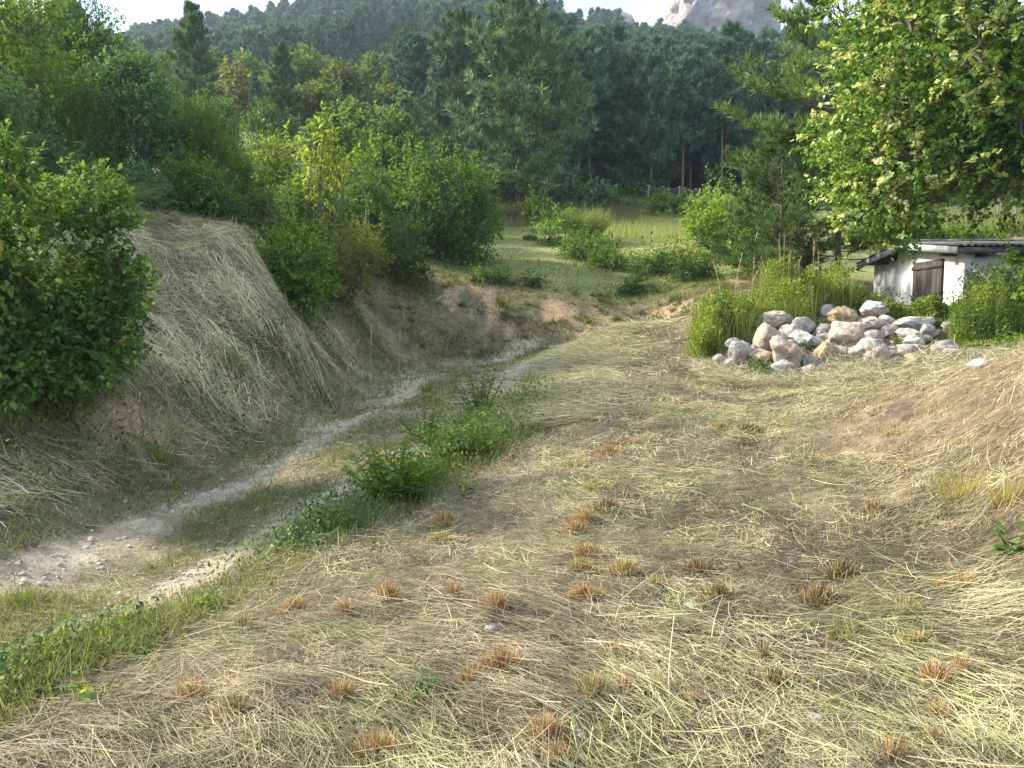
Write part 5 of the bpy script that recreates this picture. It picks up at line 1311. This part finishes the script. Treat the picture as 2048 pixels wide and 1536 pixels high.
# ------------------------------------------------------------------ weeds round the rocks and the hut
def weeds(name, label, spots, n_leaf, n_blade, hgt, seed, pal=G_LIME, bl=GRASS_Y):
    r_ = np.random.default_rng(seed); m = MB()
    S = np.array(spots, float)
    w = S[:, 3] * S[:, 4]; w /= w.sum()
    i = r_.choice(len(S), n_leaf, p=w)
    u = S[i, 0] + np.clip(r_.normal(size=n_leaf), -2, 2) * S[i, 3] * 0.5; y = S[i, 2] + r_.uniform(-1, 1, n_leaf) * S[i, 4]
    x = (u - 1024) / F_PX * y
    lump = np.clip(0.62 + 1.5 * fbm(x * 1.5, y * 1.5, seed=seed, octv=3), 0.10, 1.4)
    h = hgt * S[i, 1] * lump * np.sqrt(r_.random(n_leaf))
    P = np.stack([x, y, gz(x, y) + h], -1)
    cl = np.clip(0.5 + 0.9 * fbm(x * 2.5, y * 2.5, h * 2.5, seed=seed + 4, octv=2) + r_.normal(size=n_leaf) * 0.15, 0, 0.999)
    pal = np.array(pal); C = pal[(cl * len(pal)).astype(int)] * (1 + r_.normal(size=(n_leaf, 1)) * 0.15)
    L = r_.uniform(0.035, 0.085, n_leaf)
    A = sph(r_, n_leaf) + np.array([0, 0, 0.35]); N = np.array([0, 0, 1.0]) + r_.normal(size=(n_leaf, 3)) * 0.5
    leaves(m, P, A, N, L, L * 0.6, np.clip(C, 0.01, 0.8))
    i = r_.choice(len(S), n_blade, p=w)
    u = S[i, 0] + np.clip(r_.normal(size=n_blade), -2, 2) * S[i, 3] * 0.55; y = S[i, 2] + r_.uniform(-1, 1, n_blade) * S[i, 4]; x = (u - 1024) / F_PX * y
    lump = np.clip(0.62 + 1.5 * fbm(x * 1.5, y * 1.5, seed=seed, octv=3), 0.10, 1.4)
    tufts(m, r_, x, y, hgt * S[i, 1] * lump * r_.uniform(0.4, 1.35, n_blade), 0.010, pick(r_, bl, n_blade), bend=0.35, lean=0.22, segs=2)
    return tag(m.build(name, M_GRASS), label, 'weeds', kind='stuff')
# u, height factor, distance, half width px, half depth m
weeds('mound_weeds', 'rank yellow-green weeds on the mound left of the hut', [(1440, 0.6, 16.5, 55, 0.9), (1530, 0.78, 17.3, 60, 0.9), (1620, 0.72, 17.8, 70, 0.9), (1700, 0.34, 17.6, 50, 0.7), (1410, 0.5, 15.4, 35, 0.5), (1470, 0.6, 15.8, 50, 0.5), (1560, 0.6, 16.4, 60, 0.5)], 32000, 11000, 1.25, 1001, pal=[(0.11, 0.17, 0.025), (0.19, 0.26, 0.035), (0.27, 0.33, 0.05)], bl=[(0.30, 0.33, 0.08), (0.22, 0.28, 0.05), (0.36, 0.35, 0.13)])
weeds('hut_weeds', 'tall fresh green weeds in front of the hut and right of the rocks', [(1800, 0.36, 17.0, 60, 0.7), (1880, 0.36, 17.0, 60, 0.7), (1960, 0.8, 16.4, 60, 0.8), (2040, 1.0, 16.0, 70, 0.9), (1960, 0.7, 15.0, 60, 0.5), (2050, 0.9, 14.8, 60, 0.6)], 32000, 11000, 1.25, 1002, pal=[(0.09, 0.15, 0.022), (0.15, 0.22, 0.03), (0.23, 0.29, 0.045)], bl=[(0.18, 0.22, 0.05), (0.13, 0.19, 0.035), (0.25, 0.26, 0.09)])
weeds('rock_weeds', 'low weeds sprouting between the boulders', [(1500, 0.6, 14.0, 25, 0.3), (1610, 0.6, 14.6, 18, 0.25), (1520, 0.7, 13.5, 20, 0.2), (1650, 0.4, 15.6, 50, 0.3), (1760, 0.5, 15.4, 18, 0.2), (1790, 0.5, 14.6, 12, 0.2), (1810, 0.5, 14.0, 10, 0.2), (1690, 0.4, 15.0, 20, 0.2)], 2600, 900, 0.5, 1003, pal=G_MID, bl=GRASS)

vw = MB(); n = 30000
y = 2.6 * (13 / 2.6) ** rng.random(n); x = x_edge(y) - 0.08 + rng.normal(size=n) * (0.06 + 0.018 * y)
k = rng.random(n) < np.clip(0.22 + 2.2 * fbm(x * 0.9, y * 0.9, seed=85, octv=3), 0, 1) * (0.45 + 0.55 * sstep(3.5, 5.0, y)) + 0.35 * sstep(4.8, 5.6, y) * sstep(13, 11, y); x, y = x[k], y[k]
n2 = 9000; y2 = 4 * (17 / 4) ** rng.random(n2); x2 = x_foot(y2) + rng.normal(size=n2) * 0.35 - 0.15
k = rng.random(n2) < np.clip(0.05 + 2.0 * fbm(x2 * 1.2, y2 * 1.2, seed=86, octv=3), 0, 1); x, y = np.r_[x, x2[k]], np.r_[y, y2[k]]; n = len(x)
L_ = rng.uniform(0.018, 0.05, n) * np.maximum(1, y / 6) ** 0.6
leaves(vw, np.stack([x, y, gz(x, y) + rng.random(n) ** 1.5 * (0.18 + 0.16 * sstep(5, 6.5, y))], -1), sph(rng, n) + np.array([0, 0, 0.4]), np.array([0, 0, 1.0]) + rng.normal(size=(n, 3)) * 0.5, L_, L_ * 0.55, pick(rng, [(0.08, 0.14, 0.03), (0.13, 0.19, 0.04), (0.06, 0.11, 0.03), (0.18, 0.22, 0.06)], n))
tag(vw.build('verge_weeds', M_GRASS), 'small leafy weeds along the edges of the track', 'weeds', kind='stuff')
# ------------------------------------------------------------------ single plants
def leaf_plant(name, label, u, v, hpx, wpx, nst, per, L, W, pal, seed, cat='plant', single_leaves=False, group=None, stemc=(0.10, 0.12, 0.04), flower=None, tipy=0.15, droop=0.25):
    r_ = np.random.default_rng(seed)
    x, y, z = hit(u, v); H = hpx * y / F_PX; R = wpx * 0.5 * y / F_PX
    t = thing(name, (x, y, z - 0.01), label, cat, group)
    sm, lm = MB(), MB(); shared = []
    for s in range(nst):
        a = r_.uniform(0, 6.28); q = math.sqrt(r_.random())
        h = H * r_.uniform(0.55, 1.05) * (1 - 0.35 * q)
        top = np.array([math.cos(a) * R * q, math.sin(a) * R * q, h]); b = top * [0.25, 0.25, 0] + [0, 0, -0.02]
        k = np.linspace(0, 1, 5)[:, None]
        pth = b * (1 - k) + top * k + np.array([math.cos(a), math.sin(a), 0]) * R * 0.15 * k ** 2
        tube(sm, pth, np.linspace(0.004, 0.0015, 5) * max(1, y / 7), 4, stemc)
        f = np.linspace(0.18, 1.0, per)
        P = np.stack([np.interp(f, k[:, 0], pth[:, i]) for i in range(3)], -1)
        az = r_.uniform(0, 6.28) + np.arange(per) * 2.4
        A = np.stack([np.cos(az), np.sin(az), r_.uniform(-0.1, 0.6, per) - droop * 0.4], -1); N = np.array([0, 0, 1.0]) + r_.normal(size=(per, 3)) * 0.35
        sz = r_.uniform(0.65, 1.15, per) * (1.1 - 0.45 * f)
        C = pick(r_, pal, per) * 1.35; yl = r_.random(per) < tipy * f; C[yl] = C[yl] * [1.9, 1.6, 1.0]
        if single_leaves:
            for i in range(per):
                q1 = MB(); leaves(q1, P[i:i + 1] * 0, A[i:i + 1], N[i:i + 1], L * sz[i], W * sz[i], C[i:i + 1])
                # a leaf of two bent halves with a rounded outline
                o = leaf_obj(r_, A[i], N[i], L * sz[i], W * sz[i], C[i], t, P[i])
        else:
            leaves(lm, P, A, N, L * sz, W * sz, C)
            leaves(lm, P - [0, 0, 0.02], A * [-1, -1, 1] + r_.normal(size=(per, 3)) * 0.3, N, L * sz * 0.85, W * sz * 0.85, C)
    sm.build('stems', M_STEM, t)
    if not single_leaves:
        stuff(lm.build('foliage', M_LEAF_SOFT, t))
    if flower is not None:
        for q in range(flower[1]):
            fm = MB(); a = r_.uniform(0, 6.28); c = np.array([math.cos(a) * R * 0.5 * r_.random(), -abs(math.sin(a)) * R * 0.6, H * r_.uniform(0.55, 1.0)])
            az = np.arange(7) * 0.9
            leaves(fm, np.tile(c, (7, 1)), np.stack([np.cos(az), np.sin(az), 0.5 + 0 * az], -1), np.tile([0, 0, 1.0], (7, 1)), 0.028, 0.014, np.tile(flower[0], (7, 1)))
            fm.build('flower', M_LEAF_SOFT, t)
    return t
def leaf_obj(r_, A, N, L, W, C, parent, loc):
    A = A / np.linalg.norm(A); B = np.cross(N, A); B /= np.linalg.norm(B); N = np.cross(A, B)
    s = np.array([0, 0.22, 0.5, 0.78, 1.0]); w = np.array([0.05, 0.82, 1.0, 0.62, 0.02]) * W * 0.5
    dz = -0.18 * L * s ** 2
    mid = A * (s * L)[:, None] + N * dz[:, None]
    V = np.concatenate([mid, mid + B * w[:, None] + N * (w * 0.35)[:, None], mid - B * w[:, None] + N * (w * 0.35)[:, None]])
    F = [[i, i + 1, i + 6, i + 5] for i in range(4)] + [[i, i + 10, i + 11, i + 1] for i in range(4)]
    q = MB(); q.add(V, F, C)
    return q.build('leaf', M_LEAF_SOFT, parent, loc=tuple(loc), smooth=True)
G_FRESH = [(0.10, 0.17, 0.022), (0.14, 0.215, 0.03), (0.07, 0.125, 0.02)]
leaf_plant('dogwood_plant', 'bushy bright green young dogwood on the track edge with pink clover flowers', 790, 1012, 175, 185, 80, 11, 0.085, 0.06, G_FRESH, 1101, flower=((0.55, 0.30, 0.50), 3))
leaf_plant('dogwood_plant', 'low dense green plant clump behind the young dogwood, dark at its foot', 915, 918, 125, 190, 76, 10, 0.08, 0.05, [(0.08, 0.14, 0.02), (0.05, 0.10, 0.018), (0.12, 0.19, 0.028)], 1102)
leaf_plant('wild_rose_plant', 'dull green bushy plant with reddish shoots left of the long-bladed grass', 850, 885, 95, 120, 44, 12, 0.055, 0.034, [(0.10, 0.125, 0.035), (0.14, 0.15, 0.05), (0.08, 0.11, 0.03)], 1103, flower=((0.45, 0.08, 0.12), 3))
leaf_plant('poplar_sapling', 'thin upright sapling with sparse leaves at the track bend', 960, 835, 130, 125, 24, 14, 0.085, 0.06, [(0.07, 0.11, 0.03), (0.10, 0.14, 0.04)], 1104)
leaf_plant('poplar_sapling', 'short sprig with round yellow-green leaves right of the young dogwood', 935, 985, 52, 85, 6, 6, 0.07, 0.058, [(0.15, 0.20, 0.03), (0.19, 0.22, 0.035), (0.11, 0.16, 0.03)], 1105, single_leaves=True)
leaf_plant('bramble_plant', 'dark green bramble sprig low on the track edge', 610, 1090, 70, 110, 7, 6, 0.09, 0.065, [(0.045, 0.085, 0.02), (0.07, 0.12, 0.025)], 1106, single_leaves=True)
leaf_plant('dock_plant', 'small broad-leaved plant with upright pale green leaves on the verge', 405, 1215, 55, 70, 5, 5, 0.085, 0.035, [(0.11, 0.17, 0.03), (0.15, 0.20, 0.04)], 1107, single_leaves=True, droop=-0.6)
leaf_plant('seedling_plant', 'yellow-green leafy seedling at the lower left', 190, 1408, 75, 95, 7, 6, 0.075, 0.045, [(0.14, 0.20, 0.03), (0.10, 0.155, 0.025), (0.18, 0.22, 0.04)], 1108, single_leaves=True)
leaf_plant('creeping_plant', 'green creeping plant with narrow leaves spread over the hay in the lower middle', 805, 1400, 65, 150, 8, 6, 0.075, 0.028, [(0.065, 0.12, 0.025), (0.09, 0.15, 0.03)], 1109, single_leaves=True, droop=0.6)
leaf_plant('bramble_plant', 'dark bramble leaves among straw at the right edge', 2030, 1120, 120, 90, 7, 6, 0.085, 0.062, [(0.04, 0.08, 0.022), (0.06, 0.11, 0.028)], 1110, single_leaves=True, droop=0.5)
leaf_plant('verge_plant', 'low dark leafy weed under bent straws on the left verge', 275, 1300, 50, 120, 14, 6, 0.06, 0.04, [(0.05, 0.10, 0.022), (0.08, 0.13, 0.03)], 1111)
leaf_plant('verge_plant', 'small leafy weed on the verge near the bottom left corner', 80, 1380, 45, 130, 14, 6, 0.05, 0.032, [(0.06, 0.11, 0.025), (0.09, 0.14, 0.03)], 1112)
leaf_plant('verge_plant', 'little green weed on the mown edge below the young dogwood', 745, 1098, 30, 45, 8, 5, 0.04, 0.03, G_FRESH, 1113)
leaf_plant('verge_plant', 'leafy weed at the foot of the boulders', 1522, 752, 45, 55, 14, 7, 0.06, 0.03, G_MID, 1114)
# clumps of long green blades
def grass_clump(label, u, v, hpx, wpx, n, pal, seed, name='grass_clump', bend=0.35, w=0.006, group='tufts of standing grass'):
    r_ = np.random.default_rng(seed); x, y, z = hit(u, v); H = hpx * y / F_PX; R = wpx * 0.5 * y / F_PX
    a = r_.uniform(0, 6.28, n); q = np.sqrt(r_.random(n))
    X, Yv = x + np.cos(a) * q * R * 0.5, y + np.sin(a) * q * R * 0.5
    P = np.stack([X - x, Yv - y, gz(X, Yv) - z - 0.01], -1)
    D = np.stack([np.cos(a) * q * 0.55, np.sin(a) * q * 0.55, np.ones(n)], -1) + r_.normal(size=(n, 3)) * 0.12
    m = MB(); blades(m, P, D, H * r_.uniform(0.6, 1.2, n), w * max(1, y / 6) * r_.uniform(0.7, 1.3, n), bend * r_.uniform(0.1, 1, n), pick(r_, pal, n), segs=3, side=unit(np.cross(unit(D), sph(r_, n))))
    return tag(m.build(name, M_GRASS, loc=(x, y, z)), label, 'grass', group)
grass_clump('clump of long arching green blades beside the low dense plant', 940, 860, 75, 110, 260, [(0.09, 0.15, 0.03), (0.13, 0.19, 0.04)], 1201, bend=0.6)
grass_clump('clump of blue-green blades on the verge under the young dogwood', 700, 1060, 80, 120, 130, [(0.13, 0.17, 0.06), (0.10, 0.15, 0.05)], 1202, bend=0.6)
grass_clump('bright yellow-green grass tuft on the gravel at the left edge', 40, 1212, 48, 62, 90, [(0.22, 0.26, 0.04), (0.16, 0.22, 0.035)], 1203)
grass_clump('fresh green grass clump on the left bank foot below the big shrub', 320, 930, 90, 60, 80, [(0.15, 0.20, 0.045), (0.20, 0.24, 0.06)], 1204, bend=0.5)
grass_clump('short bright green tuft on the earthy foot of the left bank', 262, 940, 45, 40, 60, [(0.15, 0.22, 0.04), (0.20, 0.25, 0.05)], 1205)
grass_clump('yellowish tuft halfway up the hay bank', 470, 745, 55, 50, 70, [(0.22, 0.23, 0.06), (0.17, 0.20, 0.05)], 1206)
grass_clump('iris-like bright blades at the left end of the weedy mound', 1410, 622, 48, 42, 60, [(0.25, 0.30, 0.05), (0.18, 0.25, 0.04)], 1207, w=0.012)
grass_clump('golden cut stalks standing on the right bank', 1915, 1000, 65, 110, 120, [(0.42, 0.34, 0.10), (0.34, 0.28, 0.09), (0.28, 0.26, 0.08)], 1208, bend=0.08)
grass_clump('golden stalks at the right edge above the bramble', 2010, 1010, 70, 80, 90, [(0.40, 0.33, 0.10), (0.30, 0.25, 0.09)], 1209, bend=0.15)
grass_clump('green grass tuft in the bright hay at the lower right', 1680, 1275, 42, 90, 120, [(0.22, 0.24, 0.07), (0.28, 0.28, 0.10)], 1210)
grass_clump('green tuft on the gravel beyond the young dogwood', 852, 785, 22, 30, 60, [(0.20, 0.24, 0.05), (0.15, 0.19, 0.05)], 1211)
grass_clump('green tuft on the path crest at the back', 1270, 668, 20, 30, 60, [(0.22, 0.26, 0.05), (0.17, 0.22, 0.05)], 1212)
grass_clump('coarse grass at the inside of the track bend', 1060, 775, 40, 80, 160, [(0.15, 0.17, 0.06), (0.12, 0.15, 0.05), (0.22, 0.2, 0.09)], 1213, bend=0.6)
grass_clump('grass tuft where the path meets the hay heap', 1195, 735, 28, 40, 90, [(0.24, 0.25, 0.07), (0.30, 0.28, 0.10)], 1214)
grass_clump('bent grass on the foot of the hay bank near the track', 640, 790, 45, 70, 120, [(0.16, 0.18, 0.06), (0.20, 0.20, 0.08)], 1215, bend=0.8)

# orange stumps of cut tussocks
ORANGE = [(0.40, 0.21, 0.085), (0.46, 0.27, 0.11), (0.32, 0.16, 0.07), (0.44, 0.33, 0.15)]
YELL = [(0.40, 0.32, 0.10), (0.32, 0.28, 0.09), (0.44, 0.30, 0.11)]
DARKT = [(0.20, 0.13, 0.06), (0.28, 0.18, 0.08), (0.13, 0.09, 0.045)]
TUSS = [  # u, v, width, colours, label
 (1095,1478,95,ORANGE,'biggest round orange tussock at the bottom middle'), (680,1402,95,ORANGE,'round orange tussock left of the creeping plant'), (755,1520,150,ORANGE,'wide orange tussock cut by the bottom edge'),
 (1118,1530,60,ORANGE,'orange tussock at the bottom edge below the biggest round one'), (380,1402,60,ORANGE,'orange tussock in the straw right of the yellow-green seedling'), (470,1440,110,DARKT,'flat rusty tussock at the lower left'),
 (488,1262,50,DARKT,'reddish tussock on the verge among long straws'), (586,1222,60,ORANGE,'pinkish tussock on the terrace rim at the left'), (690,1226,45,ORANGE,'small orange tussock at the left of the middle foreground'),
 (777,1200,62,ORANGE,'pale orange tussock above the reddish-leaved spot'), (906,1196,40,ORANGE,'small rusty tussock beside the dead twig'), (993,1218,62,ORANGE,'orange tussock just above the pale round stone'),
 (1213,1022,65,DARKT,'flat brown tussock in the middle distance, highest of the central row'), (1170,1046,55,ORANGE,'orange tussock second in the central row'), (1150,1066,52,ORANGE,'orange tussock third in the central row'),
 (1171,1112,78,ORANGE,'wide rusty tussock fourth in the central row'), (1165,1140,55,YELL,'yellowish tussock below the wide rusty one'), (1245,1148,72,YELL,'long yellow-brown tussock right of the central row'),
 (1310,1172,40,YELL,'tall yellowish tussock right of the long yellow-brown one'), (1168,1196,85,ORANGE,'wide orange tussock lowest in the central row'), (1228,1305,85,ORANGE,'orange tussock half covered by straw in the centre foreground'),
 (1000,1340,85,ORANGE,'ragged pale tussock left of the straw-covered one'), (938,1372,52,ORANGE,'upright orange tussock above the creeping plant'), (1248,1385,42,ORANGE,'tall reddish tussock below the straw-covered one'),
 (1320,1385,50,YELL,'loose tussock right of the tall reddish one'), (1185,1392,60,YELL,'olive tussock left of the tall reddish one'), (885,1082,58,YELL,'yellow-green tussock below the young dogwood'),
 (890,1050,75,ORANGE,'orange tussock at the terrace rim below the sprig'), (1392,1146,60,DARKT,'dark brown tussock in the bright straw'), (1436,1200,70,DARKT,'brown tussock below the dark one in the bright straw'),
 (1636,1204,75,DARKT,'brown tussock left of the green tuft at the lower right'), (1548,1372,92,DARKT,'big rusty tussock in the lower right straw'), (1525,1322,40,DARKT,'small rusty tussock just above the big lower right one'),
 (1385,1408,50,ORANGE,'orange tussock left of the big lower right one'), (1868,1372,55,ORANGE,'orange tussock near the right lower corner'), (1922,1352,36,ORANGE,'little pale orange tussock near the right edge'),
 (1875,1440,48,ORANGE,'orange tussock at the right near the bottom'), (1862,1495,40,ORANGE,'thin orange tussock close to the bottom right corner'), (1780,1525,60,ORANGE,'pinkish tussock at the bottom right edge'),
 (1681,1150,70,DARKT,'dark tussock at the foot of the right bank'), (1752,1026,62,DARKT,'dark hollow tussock on the right bank'), (1810,1228,50,YELL,'yellow tussock in the straw below the right bank'),
 (1830,1290,70,YELL,'brownish yellow tussock right of the green tuft'), (1880,1175,45,ORANGE,'reddish tussock left of the bramble at the right edge'), (1930,1180,45,ORANGE,'orange tussock just below the bramble at the right edge'),
 (1250,890,95,ORANGE,'long low orange tussock row on the terrace'), (1215,908,70,ORANGE,'low orange tussock under the long row'), (1150,935,80,YELL,'yellowish low tussock further up the terrace'),
 (1190,975,60,YELL,'pale tussock between the two terrace rows'), (1440,862,55,YELL,'golden tussock on the upper terrace toward the rocks'), (1500,865,50,DARKT,'brown tussock right of the golden one on the upper terrace'),
]
for i, (u, v, w, pal, lab) in enumerate(TUSS):
    r_ = np.random.default_rng(1300 + i); x, y, z = hit(u, min(v, 1532)); R = w * r_.uniform(0.45, 0.62) * y / F_PX
    n = int(np.clip(R * R * 46000, 160, 620)); a = r_.uniform(0, 6.28, n); q = np.minimum(np.abs(r_.normal(size=n)) * 0.5, 1.0)
    bl_ = 1 + 0.35 * fbm(np.cos(a) * 1.3, np.sin(a) * 1.3, seed=1300 + i)
    X, Yv = x + np.cos(a) * q * R * bl_, y + np.sin(a) * q * R * r_.uniform(0.45, 0.8) * bl_
    P = np.stack([X - x, Yv - y, gz(X, Yv) - z - 0.005], -1)
    D = np.stack([np.cos(a) * q * 0.5, np.sin(a) * q * 0.5, np.ones(n)], -1) + r_.normal(size=(n, 3)) * 0.22
    hs_ = r_.uniform(0.85, 1.4)
    m = MB(); blades(m, P, D, hs_ * r_.uniform(0.03, 0.10, n) * (1.15 - 0.5 * q), 0.0042 * max(1, y / 4.5) * r_.uniform(0.7, 1.4, n), 0.15, pick(r_, pal + STRAW[:1], n, 0.2), segs=1, tipw=0.55, side=unit(np.cross(unit(D), sph(r_, n))))
    tag(m.build('grass_tussock', M_STRAW, loc=(x, y, z)), lab, 'tussock', 'cut grass tussocks')

# tall grass stalks with seed heads
def stalk(label, u, vb, vt, Y, seed, col=(0.42, 0.35, 0.18), head=0.3, lean=0.0, thick=1.0, group='tall stalks with seed heads'):
    r_ = np.random.default_rng(seed)
    X = at(u, vb, Y)[0]; z = float(gz(X, Y)); H = at(u, vt, Y)[2] - z
    t = thing('grass_stalk', (X, Y, z), label, 'grass', group)
    k = np.linspace(0, 1, 9)[:, None]
    pth = np.concatenate([lean * H * k ** 2.5, 0 * k, H * (k - 0.12 * abs(lean) * k ** 3)], 1)
    w = 0.004 * thick * max(1, Y / 8)
    m = MB(); tube(m, pth, np.linspace(w, w * 0.5, 9), 4, col); m.build('stem', M_STRAW, t)
    n = 48; f = r_.uniform(1 - head * r_.uniform(0.6, 1), 1.0, n)
    P = np.stack([np.interp(f, k[:, 0], pth[:, i]) for i in range(3)], -1); a = r_.uniform(0, 6.28, n)
    m = MB(); L = 0.035 * thick * max(1, Y / 9); leaves(m, P, np.stack([np.cos(a) * 0.4, np.sin(a) * 0.4, np.full(n, 0.9)], -1), sph(r_, n), L * 0.7, L * 0.22, pick(r_, [col, np.array(col) * 1.25, np.array(col) * 0.8], n))
    m.build('seed_head', M_STRAW, t)
RUST = (0.42, 0.25, 0.12)
for i, (u, vb, vt, Y, c, ln, lab) in enumerate([
    (742, 780, 652, 13.2, (0.45, 0.40, 0.24), 0.02, 'tallest pale seed stalk rising from the track'), (798, 780, 665, 14.5, (0.44, 0.37, 0.2), 0.03, 'pale seed stalk right of the tallest one on the track'),
    (690, 800, 676, 14.0, (0.46, 0.38, 0.2), 0.25, 'bowed golden seed stalk left of the tallest one'), (673, 800, 685, 14.2, (0.42, 0.38, 0.24), 0.0, 'short pale seed stalk at the foot of the hay bank'),
    (665, 960, 860, 9.0, (0.36, 0.33, 0.2), 0.02, 'thin grey stalk on the gravel left of the young dogwood'),
    (1565, 620, 472, 17.0, RUST, 0.0, 'tallest rusty seed stalk on the weedy mound'), (1560, 620, 494, 17.1, RUST, -0.03, 'rusty stalk just left of the tallest on the mound'), (1572, 620, 500, 17.0, RUST, 0.04, 'rusty stalk just right of the tallest on the mound'),
    (1624, 610, 478, 17.3, RUST, 0.0, 'tall rusty stalk in the middle of the mound'), (1632, 610, 506, 17.2, RUST, 0.02, 'shorter rusty stalk beside the tall middle one'), (1585, 615, 512, 17.3, RUST, 0.12, 'leaning rusty stalk between the two tall groups'),
    (1467, 620, 505, 17.0, (0.45, 0.38, 0.2), 0.1, 'straw-coloured bowed stalk left on the mound'), (1503, 620, 516, 17.0, (0.42, 0.35, 0.2), 0.02, 'straw stalk right of the bowed one'), (1445, 620, 520, 16.8, (0.46, 0.4, 0.22), -0.15, 'bowed stalk at the left end of the mound'),
    (1520, 620, 528, 17.2, (0.4, 0.3, 0.16), 0.0, 'short brown stalk on the mound'), (1540, 620, 514, 17.1, (0.42, 0.32, 0.16), -0.16, 'leaning brown stalk left of the rusty group'), (1672, 610, 506, 18.0, (0.4, 0.4, 0.22), 0.15, 'greenish stalk near the hut corner'),
    (1490, 620, 540, 16.6, (0.44, 0.38, 0.2), 0.2, 'short bowed straw stalk on the mound'), (1600, 615, 530, 17.0, RUST, -0.05, 'low rusty stalk between the stalk groups')]):
    stalk(lab, u, vb, vt, Y, 1400 + i, c, lean=ln, head=0.32)

# ------------------------------------------------------------------ air
m, n_, l_ = new_mat('haze')
out = n_.new('ShaderNodeOutputMaterial'); pv = n_.new('ShaderNodeVolumePrincipled')
pv.inputs['Color'].default_value = (0.72, 0.86, 1.0, 1); pv.inputs['Density'].default_value = 0.0004; pv.inputs['Anisotropy'].default_value = 0.35
l_.new(pv.outputs['Volume'], out.inputs['Volume'])
m.cycles.homogeneous_volume = True
q = MB(); box(q, (-480, -30, float(GZ.min()) - 1), (520, 450, max(float(GZ.max()) + 25, 130)), (1, 1, 1))
o = q.build('haze', m)
tag(o, kind='stuff')
